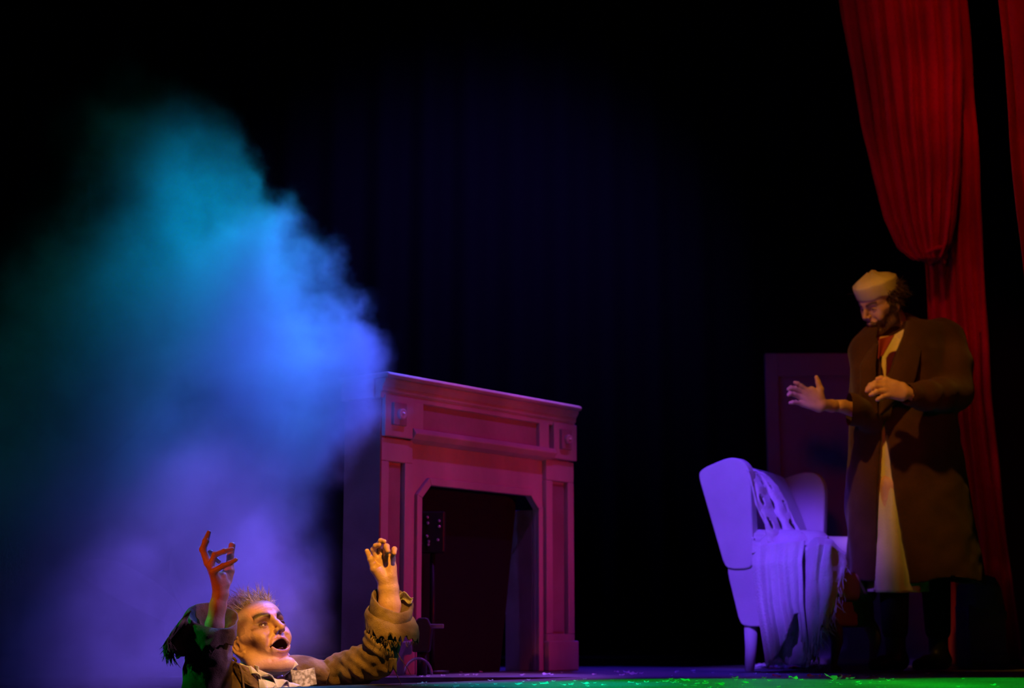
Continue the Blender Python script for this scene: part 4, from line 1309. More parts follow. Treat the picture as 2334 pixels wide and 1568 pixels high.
# open left-of-picture hand, palm up to the house
Yh2 = -.30
p = lambda x, y, d: m_(x, y, Yh2 + d)
wrm = ([p(1925, 925, .10), p(1895, 925, .04), p(1874, 922, .0)], [.030, .028, .027])
palm = [(p(1868, 905, -.005), p(1850, 889, -.01), .022, .018), (p(1872, 918, 0), p(1842, 893, -.01), .022, .0145), (p(1870, 922, 0), p(1832, 897, -.012), .022, .0140), (p(1868, 926, 0), p(1828, 908, -.014), .022, .0140), (p(1866, 930, 0), p(1830, 921, -.014), .020, .013)]
fing = [([p(1842, 892, -.01), p(1826, 880, -.02), p(1818, 874, -.025), p(1812, 872, -.028)], [.0135, .0110, .0100, .0090]),
        ([p(1831, 896, -.012), p(1812, 885, -.03), p(1803, 884, -.035), p(1797, 887, -.04)], [.0135, .0110, .0105, .0090]),
        ([p(1827, 907, -.014), p(1809, 898, -.035), p(1801, 897, -.045), p(1797, 900, -.05)], [.0135, .0110, .0105, .0090]),
        ([p(1829, 920, -.014), p(1814, 917, -.03), p(1807, 917, -.038), p(1801, 918, -.04)], [.0120, .0100, .0092, .0080]),
        ([p(1868, 905, -.005), p(1870, 888, -.01), p(1865, 872, -.012), p(1861, 860, -.014)], [.0220, .0165, .0125, .0100])]
hm1 = hand_shell(None, .0028, palm, fing, wrm)
# hand in front of the chest
Yc_ = -.36
p = lambda x, y, d: m_(x, y, Yc_ + d)
wrm = ([p(2105, 905, .06), p(2085, 899, .02), p(2062, 893, .0)], [.034, .032, .030])
palm = [(p(2056, 882, 0), p(2018, 873, .0), .024, .016), (p(2058, 890, 0), p(2016, 881, -.010), .024, .016), (p(2058, 898, 0), p(2018, 891, -.012), .024, .016), (p(2056, 904, 0), p(2026, 900, -.010), .022, .015)]
fing = [([p(2018, 873, 0), p(1996, 872, -.010), p(1984, 878, -.01), p(1977, 886, -.005)], [.016, .0125, .0115, .010]),
        ([p(2015, 881, -.01), p(1994, 880, -.022), p(1984, 885, -.024), p(1976, 891, -.020)], [.0155, .0125, .0115, .010]),
        ([p(2018, 891, -.012), p(1998, 893, -.030), p(1990, 897, -.032), p(1984, 900, -.03)], [.015, .012, .011, .0095]),
        ([p(2026, 900, -.01), p(2010, 905, -.026), p(2003, 909, -.028), p(1999, 911, -.026)], [.013, .0105, .0095, .0085]),
        ([p(2040, 876, -.0), p(2020, 866, .012), p(2008, 862, .016), p(2000, 864, .02)], [.020, .0145, .012, .0105])]
hm2 = hand_shell(None, .0028, palm, fing, wrm)
# trunk, arms and legs
shL, shR = m_(1972, 800, -.02), m_(2150, 768, .06)
elR, elL = m_(2178, 895, -.06), m_(1985, 945, -.12)
chm, hpm = m_(2062, 870, .02), m_(2075, 1090, .03)
bv = Vox(np.array([m_(1860, 1000)[0], YM - .50, 0.0]), np.array([m_(2230, 1000)[0], YM + .25, m_(0, 760)[2]]), .011)
bv.cap(chm, hpm, .15, .155, .05); bv.cap(shL, shR, .06, .06, .06); bv.cap(neck_m, chm, .055, .10, .05)
bv.cap(shR, elR, .055, .045, .03); bv.cap(elR, m_(2100, 905, -.30), .044, .032, .02)
bv.cap(shL, elL, .055, .045, .03); bv.cap(elL, m_(1915, 925, -.24), .044, .030, .02)
feet = []
for (hx, kx, ax_, dy) in ((2040, 2038, 2042, -.06), (2125, 2132, 2140, .06)):
    kn = m_(kx, 1300, dy); an = m_(ax_, 1488, dy)
    bv.cap(m_(hx, 1110, dy), kn, .09, .062, .04); bv.cap(kn, an, .060, .042, .03)
    feet.append((kn, an))
V, Fc = bv.surface()
V, Fc, c = merge([head_m, hm1, hm2, (V, Fc, np.tile(SKIN, (len(V), 1)))])
quadmesh('body', V, Fc, M_skin, man, c)
for k in (1, -1): eyeball(RC, RAX, k, RAX[0] - .3 * RAX[2], man, M_eye, 1.0)
# trousers and boots
for kn, an in feet:
    tv = Vox(np.minimum(kn, an) - .12, np.maximum(kn, an) + .12, .008)
    tv.cap(kn + [0, 0, .05], an + [0, 0, .10], .074, .060, .02)
    V, Fc = tv.surface(); quadmesh('trouser_leg', V, Fc, M_sock, man)
    bx = Vox([an[0] - .28, an[1] - .30, -.01], [an[0] + .12, an[1] + .12, an[2] + .20], .007)
    fx_ = unit([-.75, -.65, 0])
    ft = np.array([an[0], an[1], .045])
    bx.cap(an + [0, 0, .10], ft, .048, .044, .03); bx.cap(ft - fx_ * .03, ft + fx_ * .09 - [0, 0, .010], .040, .034, .03); bx.cap(ft + fx_ * .09 - [0, 0, .012], ft + fx_ * .16 - [0, 0, .018], .034, .027, .02)
    bx.func([an[0] - .4, an[1] - .4, -.02], [an[0] + .3, an[1] + .3, .02], lambda p_: p_[..., 2] - .004, .0, 'sub')
    V, Fc = bx.surface(); quadmesh('boot', V, Fc, M_boot, man)

# nightshirt: a bell from the neck to the shins
def nring(px, py, rx, ry, d=0.0, drop=0): return ring(px, py, YM + d, rx, ry, drop)
loft('nightshirt', [nring(2055, 765, 22, .06, .02), nring(2050, 800, 55, .10, .02), nring(2050, 900, 66, .12, .0), nring(2052, 1050, 66, .13, 0), nring(2052, 1200, 66, .14, .0), nring(2048, 1348, 66, .15, -.01, 3)], M_night, man, 80, 12, .004, .008, 7, 21, foldn=9, folda=.010)
def ncollar(u, v):
    a = math.pi * (.05 + 1.5 * u)
    cN = m_(2050, 752, .0)
    return cN + np.array([.062 * math.cos(a) + .02, -.062 * math.sin(a), .035 * math.cos(a) - .045 * v])
grid_surface('nightshirt_collar', ncollar, 30, 6, M_night, man, .004)

# robe
def robe():
    lo = np.array([m_(1905, 0)[0] - .05, YM - .50, m_(0, 1345)[2] - .02]); hi = np.array([m_(2262, 0)[0] + .12, YM + .42, m_(0, 715)[2] + .02])
    v = Vox(lo, hi, .0075)
    tz = [m_(0, y)[2] for y in (740, 800, 900, 1000, 1150, 1330)]
    lx = [m_(x, y)[0] for x, y in ((1985, 740), (1946, 800), (1938, 900), (1934, 1000), (1930, 1150), (1936, 1330))]
    rx = [m_(x, y)[0] for x, y in ((2140, 740), (2168, 800), (2180, 900), (2190, 1000), (2215, 1150), (2248, 1330))]
    dd = [.10, .145, .170, .175, .185, .200]
    tz, lx, rx, dd = [np.array(t)[::-1] for t in (tz, lx, rx, dd)]
    def f(p_):
        z = p_[..., 2]
        l = np.interp(z, tz, lx); r = np.interp(z, tz, rx); d = np.interp(z, tz, dd)
        cx, hw = (l + r) / 2, (r - l) / 2
        X = (p_[..., 0] - cx); Y_ = p_[..., 1] - (YM + .02)
        an = np.arctan2(Y_ / d, X / hw)
        low = np.clip((tz[-1] - .35 - z) / 1.2, 0, 1)
        fold = .030 * low * np.sin(7 * an + 1.4 * np.sin(z * 2.2) + .6) + .012 * low * np.sin(13 * an + z * 3)
        rr = np.sqrt((X / hw) ** 2 + (Y_ / d) ** 2)
        return (rr - 1 - fold) * np.minimum(hw, d) * .9
    v.func(lo, [hi[0], hi[1], m_(0, 738)[2]], f, 0)
    v.cap(m_(1990, 790, .0), m_(2142, 764, .04), .085, .085, .06)
    v.cap(m_(2062, 742, .06), m_(2066, 800, .06), .065, .09, .05)
    # picture-right sleeve
    v.poly([shR + [.02, 0, -.01], m_(2172, 830, .0), elR + [.0, 0, .0]], [.085, .088, .080], .03)
    v.poly([elR, m_(2140, 900, -.19), m_(2108, 901, -.29), m_(2076, 899, -.35)], [.080, .072, .066, .058], .03)
    # picture-left sleeve
    v.poly([shL + [.0, 0, .0], elL], [.080, .075], .03)
    v.poly([elL, m_(1935, 931, -.20), m_(1886, 926, -.285)], [.074, .068, .058], .03)
    # sleeve mouths
    v.cap(m_(2050, 897, -.39), m_(2082, 899, -.34), .042, .042, .004, 'sub')
    v.cap(m_(1850, 925, -.34), m_(1890, 926, -.28), .044, .044, .004, 'sub')
    # hem cut, hollow, front opening
    v.func(lo, hi, lambda p_: p_[..., 2] - m_(0, 1328)[2] - .015 * np.sin(p_[..., 0] * 14), 0, 'sub')
    def inner(p_):
        return f(p_) + .035 + 10 * (p_[..., 2] > m_(0, 830)[2])
    v.func(lo, hi, inner, .0, 'sub')
    # opening: chest V down to the hand, then a widening wedge to the hem
    oz = [m_(0, y)[2] for y in (742, 775, 830, 880, 945, 975, 1100, 1340)][::-1]
    ol = [m_(x, y)[0] for x, y in ((2000, 742), (1990, 775), (1997, 830), (1999, 880), (2001, 945), (1999, 975), (1987, 1100), (1984, 1340))][::-1]
    orr = [m_(x, y)[0] for x, y in ((2062, 742), (2050, 775), (2024, 830), (2004, 880), (2001, 945), (2003, 975), (2018, 1100), (2054, 1340))][::-1]
    def wedge(p_):
        z = p_[..., 2]
        l = np.interp(z, oz, ol); r = np.interp(z, oz, orr)
        d = np.maximum(l - p_[..., 0], p_[..., 0] - r)
        return np.maximum(d, p_[..., 1] - (YM - .03)) + 10 * (np.abs(p_[..., 2] - m_(0, 957)[2]) < .02)
    v.func(lo, hi, wedge, .012, 'sub')
    V, Fc = v.surface()
    N = vnormals(V, Fc)
    V = V + N * (.006 * hash_noise(V, 9., 5) + .003 * hash_noise(V, 22., 6))[:, None]
    return quadmesh('robe', V, Fc, M_robe, man)
rb = robe()
Vox.rs = 1.0
# lapels of the shawl collar
def lapel(u, v):
    x0 = np.interp(v, [0, .25, .6, 1], [2064, 2052, 2026, 2004]); y = 740 + 205 * v
    x1 = x0 + np.interp(v, [0, .3, .6, .75, 1], [30, 52, 62, 58, 4])
    return m_(x0 + (x1 - x0) * u, y - 8 * u + 8 * u * v, -.215 + .17 * (1 - v) ** 2.2 + .02 * u - .012 * math.sin(u * 3.1))
grid_surface('lapel', lapel, 14, 30, M_robe, rb, .008)
def lapel2(u, v):
    x0 = np.interp(v, [0, .3, 1], [2000, 1995, 2000]); y = 785 + 160 * v
    x1 = x0 - np.interp(v, [0, .3, .7, 1], [10, 34, 36, 3])
    return m_(x0 + (x1 - x0) * u, y, -.20 + .10 * (1 - v) ** 2 + .02 * u - .012 * math.sin(u * 3.1))
grid_surface('lapel', lapel2, 14, 26, M_robe, rb, .008)
def pocket(u, v): return m_(2120 + 42 * u, 985 + 4 * u + 60 * v, -.235 + .05 * u + .01 * v)
def collar_patch(u, v):
    x = 2001 + 34 * v ** .0 * (1 - u) * 0 + (2004 + 34 * u - 2001) * (1 - v * .7); y = 772 + 46 * v - 8 * u
    return m_(x, y, -.15 - .03 * v + .02 * math.sin(u * 3))
M_red_lit = mat('painted_red_light', (0.30, 0.05, 0.04), rough=0.8, spec=0.1, bump=0.2)  # red light falling on collar and skin, put into this patch's colour
grid_surface('red_lit_collar', collar_patch, 14, 12, M_red_lit, man, .004)

# cap: soft crown with a peak and a straight band
def cap_fn(u, v):
    f, s, uu = RAX
    a = 2 * math.pi * u; ca, sa = math.cos(a), math.sin(a)
    rad = [1.03, 1.06, 1.08, 1.05, .86, .45, .02][min(int(v * 6), 6)]
    x = v * 6; i = min(int(x), 5); t = x - i
    R_ = [1.05, 1.07, 1.08, 1.06, .80, .36, .01]; H_ = [.044, .060, .080, .102, .119, .130, .150]
    r = R_[i] * (1 - t) + R_[i + 1] * t; h = H_[i] * (1 - t) + H_[i + 1] * t
    aa = .100 * ca * r - .008 - .02 * max(0, h - .11) * 8; ss = .083 * sa * r
    h += .010 * ca * (v < .9) - .012 * math.exp(-((a - 2.2) / .5) ** 2) * v + .008 * nz(ca * 2, sa * 2, v * 3)
    return RC + (aa * f + ss * s + (h + .008) * uu) * 1.0
cp = empty('x', (0, 0, 0)); bpy.data.objects.remove(cp)
grid_surface('cap', cap_fn, 48, 26, M_cap, man, .006, closed_u=True)
# hair below the cap, beard
def test_back(lp, rr):
    a, s, u = lp
    return u < .075 and u > -.045 and a < .022 and (abs(s) > .045 or a < -.03)
tufts(RC, RAX, 600, test_back, lambda lp, n, rr: (n[0] * .5 - .25 + rr.uniform(-.5, .5), n[1] * .5 + rr.uniform(-.6, .6), -.6 + rr.uniform(-.7, .7)), lambda lp, rr: rr.uniform(.022, .045), .0022, M_dhair, man, 'hair', 9, curl=1.2, sc=1.0)
def test_beard(lp, rr):
    a, s, u = lp
    return u < -.028 and u > -.10
def beard():
    f, s, u = RAX; rr = random.Random(11); mb = MB()
    for i in range(3200):
        t = rr.random(); k = rr.choice((1, -1))
        # along the jaw from the ear to the chin
        a = .004 + .084 * t; ss = (.066 - .050 * t ** 1.5) * rr.uniform(.3 if t > .6 else .85, 1.04); uu = -.030 - .072 * t + rr.uniform(-.012, .020)
        if t > .75 and uu > -.068: a += .006
        st = RC + (a * f + k * ss * s + uu * u) * 1.0
        d = unit(.5 * f * t + k * .35 * s - .8 * u + np.array([rr.uniform(-.5, .5) for _ in range(3)]))
        L = rr.uniform(.010, .026)
        mb.tube([st, st + d * L * .6, st + d * L], [.0016, .0012, .0003], 4, False)
    for i in range(500):   # moustache
        t = rr.uniform(-1, 1)
        st = RC + ((.104 - .014 * t * t) * f + t * .026 * s + (-.038 - .008 * t * t) * u) * 1.0
        d = unit(.4 * f + t * .6 * s - .8 * u); mb.tube([st, st + d * .016], [.0014, .0004], 4, False)
    tag(mb.build('beard', M_dhair, man), kind='stuff')
beard()

# ================================================================== ARMCHAIR AND THROW
M_uph = mat('pale_upholstery', (0.62, 0.58, 0.60), rough=0.8, spec=0.15, bump=0.12, bscale=140, color2=(0.72, 0.68, 0.70), vscale=4, sheen=0.2)
M_uph_in = mat('tan_upholstery', (0.42, 0.26, 0.14), rough=0.8, spec=0.15, bump=0.15, bscale=120, color2=(0.50, 0.33, 0.18), vscale=5)
M_wood = mat('dark_turned_wood', (0.14, 0.07, 0.035), rough=0.45, spec=0.4)
M_wool = mat('pale_wool_throw', (0.74, 0.70, 0.72), rough=0.95, spec=0.05, sheen=0.5, bump=0.5, bscale=110, color2=(0.82, 0.78, 0.80), vscale=9)
CO = np.array([(1689 - 1167) / F_PX * 7.40 / CT * CT, 7.40, 0.0])
aC = math.radians(35)
Dv = np.array([math.cos(aC), -math.sin(aC), 0]); Wv = np.array([math.sin(aC), math.cos(aC), 0])
def C_(d, w, z): return CO + Dv * d + Wv * w + np.array([0, 0, z])
chair = empty('armchair', CO, 'pale winged armchair glowing violet with a throw over it, beside the robed person', 'armchair')
def smooth_poly(pts, n=4):
    """round the corners of a 2-D outline (Chaikin)"""
    pts = [np.array(p_, float) for p_ in pts]
    for _ in range(2):
        out = []
        for i in range(len(pts)):
            a, b = pts[i], pts[(i + 1) % len(pts)]
            L = np.linalg.norm(b - a); k = min(.25, .022 / max(L, 1e-6))
            out += [a + (b - a) * k, b - (b - a) * k]
        pts = out
    return [tuple(p_) for p_ in pts]
def slab(name, poly, w0, w1, m, par=None, flare=0.0, b=.008, zf=.45):
    def f(a, b_, t):
        fl = flare * max(0, b_ - zf)
        return tuple(C_(a, t + fl, b_))
    o = MB().prism(smooth_poly(poly), w0, w1, f).build(name, m, par or chair); fixn(o); bev(o, b, 3)
    o.data.polygons.foreach_set('use_smooth', np.ones(len(o.data.polygons), dtype=bool))
    md = o.modifiers.new('wn', 'WEIGHTED_NORMAL')
    return o
wing = [(-.205, .865), (-.185, .892), (-.12, .915), (-.05, .935), (.0, .930), (.04, .90), (.056, .85), (.058, .62), (.055, .44), (-.082, .44)]
slab('wing', wing, -.012, .045, M_uph, None, -.02)
wing_f = [(-.16, .86), (-.14, .885), (-.08, .91), (.0, .925), (.055, .915), (.088, .88), (.10, .82), (.09, .62), (.08, .44), (-.05, .44)]
slab('wing', wing_f, .645, .69, M_uph, None, .05)
arm = [(-.082, .44), (-.02, .19), (.33, .19), (.345, .50), (.33, .565), (.28, .59), (.02, .60), (-.04, .60)]
slab('arm_panel', arm, 0, .11, M_uph)
arm_f = [(-.02, .44), (-.0, .19), (.28, .19), (.29, .50), (.27, .55), (.22, .57), (.02, .58), (-.0, .56)]
slab('arm_panel', arm_f, .58, .67, M_uph)
for w, d1 in ((.055, .33), (.625, .27)):
    v = Vox(np.minimum(C_(0, w, .5), C_(d1, w, .5)) - .12, np.maximum(C_(0, w, .6), C_(d1, w, .6)) + .12, .009)
    v.cap(C_(.02, w, .555), C_(d1, w, .545), .062, .058, .0)
    V, Fc = v.surface(); quadmesh('armrest', V, Fc, M_uph, chair)
# back: raked, slightly dished, crest curved
def back_pt(u, v, t):
    w = .045 + .60 * u; z = .30 + .60 * v + .025 * math.sin(math.pi * u) * v
    d = .03 - .21 * v + t + .015 * math.cos(2 * math.pi * u)
    return C_(d, w, z)
V = []; Fc = []; n, m2 = 14, 18
for t in (0.0, .09):
    for j in range(m2 + 1):
        for i in range(n + 1): V.append(back_pt(i / n, j / m2, t - (.02 * (j / m2) ** 6 if t > 0 else -.02 * (j / m2) ** 6)))
k0 = (n + 1) * (m2 + 1)
for j in range(m2):
    for i in range(n):
        a = j * (n + 1) + i
        Fc.append((a, a + 1, a + n + 2, a + n + 1)); Fc.append((k0 + a, k0 + a + n + 1, k0 + a + n + 2, k0 + a + 1))
for i in range(n):
    a = i; Fc.append((a, k0 + a, k0 + a + 1, a + 1)); a = m2 * (n + 1) + i; Fc.append((a, a + 1, k0 + a + 1, k0 + a))
for j in range(m2):
    a = j * (n + 1); Fc.append((a, a + n + 1, k0 + a + n + 1, k0 + a)); a += n; Fc.append((a, k0 + a, k0 + a + n + 1, a + n + 1))
o = from_pd('backrest', V, Fc, M_uph, chair, False); fixn(o); bev(o, .012, 3)
o.data.polygons.foreach_set('use_smooth', np.ones(len(o.data.polygons), dtype=bool))
def cbox(name, d0, d1, w0, w1, z0, z1, m, b, r=.0):
    v = Vox(np.array([min(C_(a, q_, 0)[i] for a in (d0, d1) for q_ in (w0, w1)) for i in (0, 1)] + [z0]) - .05, np.array([max(C_(a, q_, 0)[i] for a in (d0, d1) for q_ in (w0, w1)) for i in (0, 1)] + [z1]) + .05, .008)
    ce = C_((d0 + d1) / 2, (w0 + w1) / 2, (z0 + z1) / 2); hf = np.array([(d1 - d0) / 2, (w1 - w0) / 2, (z1 - z0) / 2]) - b
    R = np.array([Dv, Wv, [0, 0, 1.0]])
    def f(p_):
        q_ = np.abs((p_ - ce) @ R.T) - hf
        return np.linalg.norm(np.maximum(q_, 0), axis=-1) + np.minimum(q_.max(-1), 0) - b
    v.func(v.lo, v.lo + v.h * v.n, f, 0)
    V, Fc = v.surface(); return quadmesh(name, V, Fc, m, chair)
cbox('seat_cushion', .02, .44, .10, .46, .30, .425, M_uph_in, .035)
cbox('seat_frame', .0, .40, .05, .50, .19, .315, M_uph_in, .02)
def leg(name, d, w, pts, rad, m):
    mb = MB(); mb.tube([C_(d + a, w + b_, z) for a, b_, z in pts], rad, 12); return mb.build(name, m, chair, True)
leg('leg', .012, .04, [(0, 0, .20), (-.002, 0, .10), (-.012, 0, .0)], [.030, .026, .021], M_uph)
leg('leg', .012, .50, [(0, 0, .20), (-.006, 0, .10), (-.02, 0, .0)], [.030, .026, .021], M_wood)
cab = [(-.02, 0, .21), (.005, 0, .175), (.012, 0, .13), (0, 0, .07), (-.008, 0, .03), (.004, 0, .008), (.006, 0, 0)]
leg('leg', .40, .05, cab, [.030, .034, .026, .017, .015, .022, .022], M_wood)
leg('leg', .40, .46, cab, [.030, .034, .026, .017, .015, .022, .022], M_uph_in)

# ---- throw
thr = empty('throw_blanket', C_(.2, 0, .6), 'loose knitted pale throw with holes and fringe draped over the armchair back and arm', 'blanket')
def lerp_t(t, tab_):
    return np.array([np.interp(t, [r[0] for r in tab_], [r[i] for r in tab_]) for i in range(1, len(tab_[0]))])
Lb1 = [(0, 1694, 1062, 7.52), (.12, 1703, 1072, 7.40), (.3, 1713, 1110, 7.38), (.5, 1722, 1150, 7.36), (.75, 1745, 1195, 7.34), (1, 1752, 1236, 7.32)]
Rb1 = [(0, 1735, 1076, 7.78), (.12, 1748, 1086, 7.68), (.3, 1772, 1110, 7.66), (.5, 1794, 1145, 7.60), (.75, 1814, 1190, 7.52), (1, 1842, 1236, 7.40)]
def over_back(u, v):
    a = lerp_t(v, Lb1); b = lerp_t(v, Rb1)
    x, y, Y = a * (1 - u) + b * u
    return P(x + 2.0 * math.sin(u * 14 + v * 5), y + 2.5 * nz(u * 6, v * 8, 1), Y - .075 + .020 * math.sin(u * 13 + 3 * v) + .015 * nz(u * 5, v * 9, 5) + .03 * math.sin(math.pi * u) * (v > .1))
holes = [(.25, .45, .055, .065), (.55, .50, .06, .075), (.86, .55, .05, .08), (.18, .74, .05, .08), (.48, .76, .065, .08), (.82, .78, .09, .07), (.45, .26, .03, .04), (.75, .30, .035, .05)]
grid_surface('back_drape', over_back, 70, 80, M_wool, thr, .007, keep=lambda u, v: all(((u - a) / c_) ** 2 + ((v - b_) / d_) ** 2 > 1 for a, b_, c_, d_ in holes))
# swag over the arm top
def over_arm(u, v):
    x = 1714 + 172 * u; y = 1262 - 36 * math.sin(math.pi * min(1, v * 1.15) * .62) - 8 * math.sin(u * 3.2) + 6 * math.sin(u * 17) * v + 5 * nz(u * 8, v * 3, 2)
    return P(x, y, 7.25 - .13 * u + .16 * v + .012 * math.sin(u * 19))
grid_surface('arm_drape', over_arm, 80, 22, M_wool, thr, .008, keep=lambda u, v: not ((u - .09) ** 2 / .004 + (v - .55) ** 2 / .04 < 1 or (u - .27) ** 2 / .004 + (v - .75) ** 2 / .02 < 1))
# panel hanging down the near side
Lp = [(0, 1714, 1246, 7.28), (.15, 1715, 1290, 7.24), (.4, 1724, 1372, 7.23), (.7, 1737, 1450, 7.21), (1, 1748, 1522, 7.20)]
Rp = [(0, 1832, 1232, 7.16), (.15, 1824, 1280, 7.13), (.4, 1828, 1372, 7.12), (.7, 1840, 1450, 7.11), (1, 1846, 1520, 7.10)]
def side_panel(u, v):
    a = lerp_t(v, Lp); b = lerp_t(v, Rp)
    x, y, Y = a * (1 - u) + b * u
    return P(x + 3 * math.sin(v * 5 + u * 7) * u, y, Y + (.016 * math.sin(u * 15 + 1.5 * v) + .010 * math.sin(u * 33 + 2)) * (.3 + v) - .02 * math.sin(math.pi * u))
def keep_side(u, v):
    a = lerp_t(v, Lp); b = lerp_t(v, Rp); x = a[0] * (1 - u) + b[0] * u; y = a[1] * (1 - u) + b[1] * u
    if y < 1402 + 4 * math.sin(x * .2): return True
    edge = np.interp(y, [1402, 1430, 1460, 1490, 1522], [1806, 1798, 1788, 1772, 1750])
    if x < edge: return True
    return x > 1818 + (y - 1402) * .15 and y < 1470 + 18 * math.sin(x * .7)
grid_surface('side_drape', side_panel, 70, 110, M_wool, thr, .007, keep=keep_side)
def inner_fold(u, v):
    x = 1758 + 88 * u - 8 * v * (1 - u); y = 1372 + (146 - 4 * u) * v
    return P(x, y, 7.26 - .10 * u + .018 * math.sin(u * 11 + v * 2))
grid_surface('inner_fold', inner_fold, 30, 40, M_wool, thr, .006, keep=lambda u, v: u > .55 * (v - .55) / .45 - .1 or v < .5)
# front drape round the end of the arm, ragged
def front_drape(u, v):
    x = np.interp(u, [0, .3, .65, 1], [1834, 1862, 1896, 1930]); Y = np.interp(u, [0, .3, .65, 1], [7.16, 7.045, 7.05, 7.16])
    top = np.interp(u, [0, .3, .65, 1], [1232, 1224, 1230, 1262]); bot = np.interp(u, [0, .15, .3, .5, .7, 1], [1524, 1520, 1490, 1452, 1430, 1350])
    v2 = min(v * 1.0, 1)
    y = top + (bot - top) * v2
    if v < .06: Y += .12 * (1 - v / .06) ; y = top + (bot - top) * v2 + 1
    x2 = x + (-10 * v2 * (u - .2)) + 3 * math.sin(v * 9 + u * 5)
    return P(x2, y, Y + .015 * math.sin(u * 17 + v * 3) + .006 * nz(u * 9, v * 9, 2))
grid_surface('front_drape', front_drape, 60, 90, M_wool, thr, .007, keep=lambda u, v: v < .86 + .13 * math.sin(u * 45) * math.sin(u * 13) or u < .12)
st = []
for i in range(110):
    t = random.random()
    u_ = random.uniform(.25, 1.0); st.append(front_drape(u_, random.uniform(.75, .98) if i % 2 else random.uniform(.05, .95) * (u_ > .85) + .9 * (u_ <= .85)))
threads('fringe', st, M_wool, thr, 5, .060, .0016, 1.0, .45, 3)
st = [P(random.uniform(1838, 1868), random.uniform(1470, 1512), 7.12) for _ in range(40)] + [P(1752 + 3 * i, 1505 + random.uniform(-3, 3), 7.14) for i in range(12)]
threads('fringe', st, M_wool, thr, 5, .035, .0018, 1.0, .35, 8)
mb = MB(); rr = random.Random(5)
for i in range(60):
    a = G(rr.uniform(1750, 1868), rr.uniform(1520, 1527)); a[2] = .006
    b = a + np.array([rr.uniform(-.12, .03), rr.uniform(-.08, .06), 0]); c2 = (a + b) / 2 + np.array([0, 0, .012])
    mb.tube([a, c2, b], [.003, .003, .001], 5)
tag(mb.build('floor_fringe', M_wool, thr, True), kind='stuff')

# ================================================================== CRATE BY THE CURTAIN
M_crate = mat('grey_blue_crate', (0.20, 0.20, 0.26), rough=0.7, spec=0.2, bump=0.2, color2=(0.28, 0.26, 0.32), vscale=6)
c0 = G(2212, 1507); YK = float(c0[1]); YK = 8.0
cx0, cx1 = P(2208, 1400, YK)[0], P(2292, 1400, YK)[0]; cz = P(0, 1378, YK)[2]; cz2 = P(0, 1312, YK)[2]
crate = empty('crate', (cx0, YK, 0), 'dim grey-blue crate under a folded cloth at the foot of the red curtain', 'crate')
o = MB().box((cx0, YK, 0), (cx1, YK + .25, cz)).build('body', M_crate, crate); fixn(o); bev(o, .006)
for z in (.05, cz - .05): 
    o = MB().box((cx0 - .004, YK - .012, z - .02), (cx1 + .004, YK, z + .02)).build('slat', M_crate, crate); fixn(o); bev(o, .003)
def cloth(u, v):
    a = 2 * math.pi * u; r = [1.05, 1.08, 1.0, .8, .05][min(int(v * 4), 4)]
    x = v * 4; i = min(int(x), 3); t = x - i; R_ = [1.06, 1.08, 1.0, .78, .02]; r = R_[i] * (1 - t) + R_[i + 1] * t
    Z_ = [cz - .03, cz + .03, cz + .08, cz2 - .01, cz2]; z = Z_[i] * (1 - t) + Z_[i + 1] * t
    ca, sa = math.cos(a), math.sin(a)
    return np.array([(cx0 + cx1) / 2 + (cx1 - cx0) / 2 * math.copysign(abs(ca) ** .6, ca) * r, YK + .125 + .13 * math.copysign(abs(sa) ** .6, sa) * r, z + .012 * nz(ca * 2, sa * 2, v * 3)])
o = grid_surface('folded_cloth', cloth, 40, 16, M_crate, None, .006, closed_u=True)
tag(o, 'crumpled grey-mauve cloth lying on top of the dim crate', 'cloth')

# ================================================================== PAPER SCRAPS ON THE FLOOR
M_paper = mat('white_paper', (0.9, 0.9, 0.9), rough=0.7, spec=0.2)
nt_ = M_paper.node_tree
tr_ = nt_.nodes.new('ShaderNodeBsdfTranslucent'); tr_.inputs[0].default_value = (.95, .95, .95, 1)
mx_ = nt_.nodes.new('ShaderNodeMixShader'); mx_.inputs[0].default_value = .5
nt_.links.new(nt_.nodes['Principled BSDF'].outputs[0], mx_.inputs[1]); nt_.links.new(tr_.outputs[0], mx_.inputs[2])
nt_.links.new(mx_.outputs[0], [n for n in nt_.nodes if n.type == 'OUTPUT_MATERIAL'][0].inputs['Surface'])
protos = []
def scrap_mesh(k):
    r_ = random.Random(100 + k)
    n = 6; V = []; Fc = []
    for i in range(n):
        t = i / (n - 1) - .5
        w = .28 * math.cos(t * 2.6) + r_.uniform(-.06, .06)
        z = .10 + .30 * abs(t) * r_.uniform(.3, 1.5) + r_.uniform(0, .12)
        V += [(t, -w, max(.0, z - r_.uniform(.05, .3))), (t + r_.uniform(-.08, .08), w, z)]
    for i in range(n - 1): Fc.append((2 * i, 2 * i + 2, 2 * i + 3, 2 * i + 1))
    zm = min(v[2] for v in V); V = [(x, y, z - zm) for x, y, z in V]
    me = bpy.data.meshes.new('paper_scrap'); me.from_pydata(V, [], Fc); me.update(); me.materials.append(M_paper)
    return me
meshes = [scrap_mesh(k) for k in range(8)]
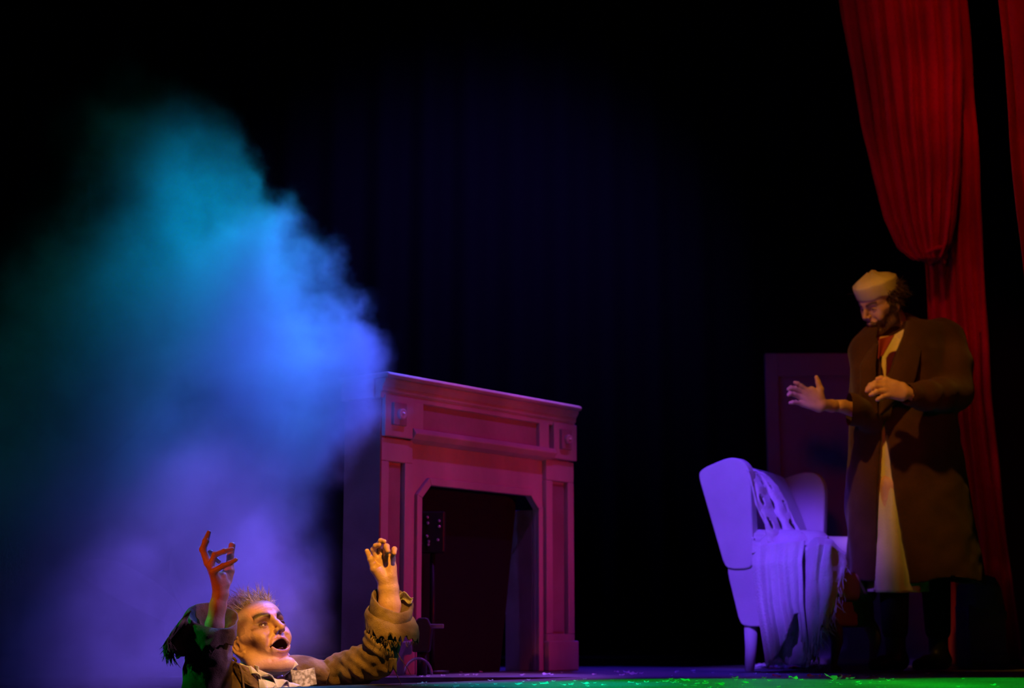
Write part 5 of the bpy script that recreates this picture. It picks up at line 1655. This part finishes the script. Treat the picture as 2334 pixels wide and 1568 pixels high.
spots = [(1182, 1560, 12), (1240, 1558, 13), (1218, 1561, 7), (1262, 1552, 6), (1284, 1561, 9), (1302, 1560, 8), (1334, 1559, 12), (1356, 1556, 5), (1376, 1561, 7), (1438, 1555, 9), (1455, 1559, 7), (1473, 1554, 7), (1500, 1555, 7), (1518, 1553, 10), (1534, 1556, 9),
         (1562, 1551, 15), (1590, 1558, 8), (1608, 1557, 9), (1640, 1560, 14), (1676, 1545, 9), (1696, 1555, 9), (1700, 1556, 8), (1742, 1545, 7), (1770, 1541, 12), (1808, 1547, 13), (1826, 1549, 6), (1856, 1543, 20), (1880, 1541, 8), (1896, 1547, 18), (1912, 1546, 10), (1926, 1545, 16), (1938, 1547, 14), (1977, 1543, 6), (2010, 1546, 8), (2034, 1547, 5), (2264, 1561, 8), (1312, 1551, 6), (1204, 1549, 5), (1118, 1551, 8), (1040, 1564, 9), (967, 1557, 8), (995, 1562, 6),
         (1246, 1537, 12), (1256, 1537, 7), (1188, 1538, 7), (1190, 1538, 5), (1084, 1538, 8), (1064, 1538, 7), (1405, 1531, 7), (1428, 1532, 9), (1436, 1536, 12), (1448, 1535, 9), (1462, 1534, 6), (1418, 1538, 8), (1354, 1537, 7), (1580, 1528, 6), (1543, 1530, 5), (1010, 1539, 6), (960, 1541, 6), (976, 1541, 5)]
rr = random.Random(77)
for i in range(85):
    x = rr.uniform(930, 2300)
    if x > 2060 and rr.random() < .7: continue
    yy = rr.uniform(1545 + max(0, (1330 - x)) * .03, 1567) if rr.random() < .75 else rr.uniform(1530, 1543)
    spots.append((x, yy, rr.uniform(2.5, 6)))
for i, (x, y, w) in enumerate(spots):
    g = G(x, y + 1.5)
    hx = g[0]; hy = g[1]
    # keep clear of the trap opening
    if hy < A[1] + .03 and hy > 4.3:
        t_e = B_ + dirn * ((hy - B_[1]) / dirn[1])
        if hx < t_e[0] + .02: continue
    o = bpy.data.objects.new('paper_scrap', meshes[i % 8]); COL.objects.link(o)
    o.location = (hx, hy, 0.0005)
    sc_ = w / F_PX * hy
    o.scale = (sc_ * 1.6, sc_ * 3.2, sc_ * rr.uniform(1.3, 2.0)); o.rotation_euler = (0, 0, rr.uniform(-.5, .5) + (math.pi if rr.random() < .5 else 0))
    if hy > 6.12: tag(o, 'small curled scrap of white paper on the dark blue strip of floor at the back', 'paper scrap', 'paper scraps on the blue strip of floor')
    else: tag(o, 'small torn scrap of white paper lying curled on the green-lit front floor', 'paper scrap', 'paper scraps on the green-lit floor')
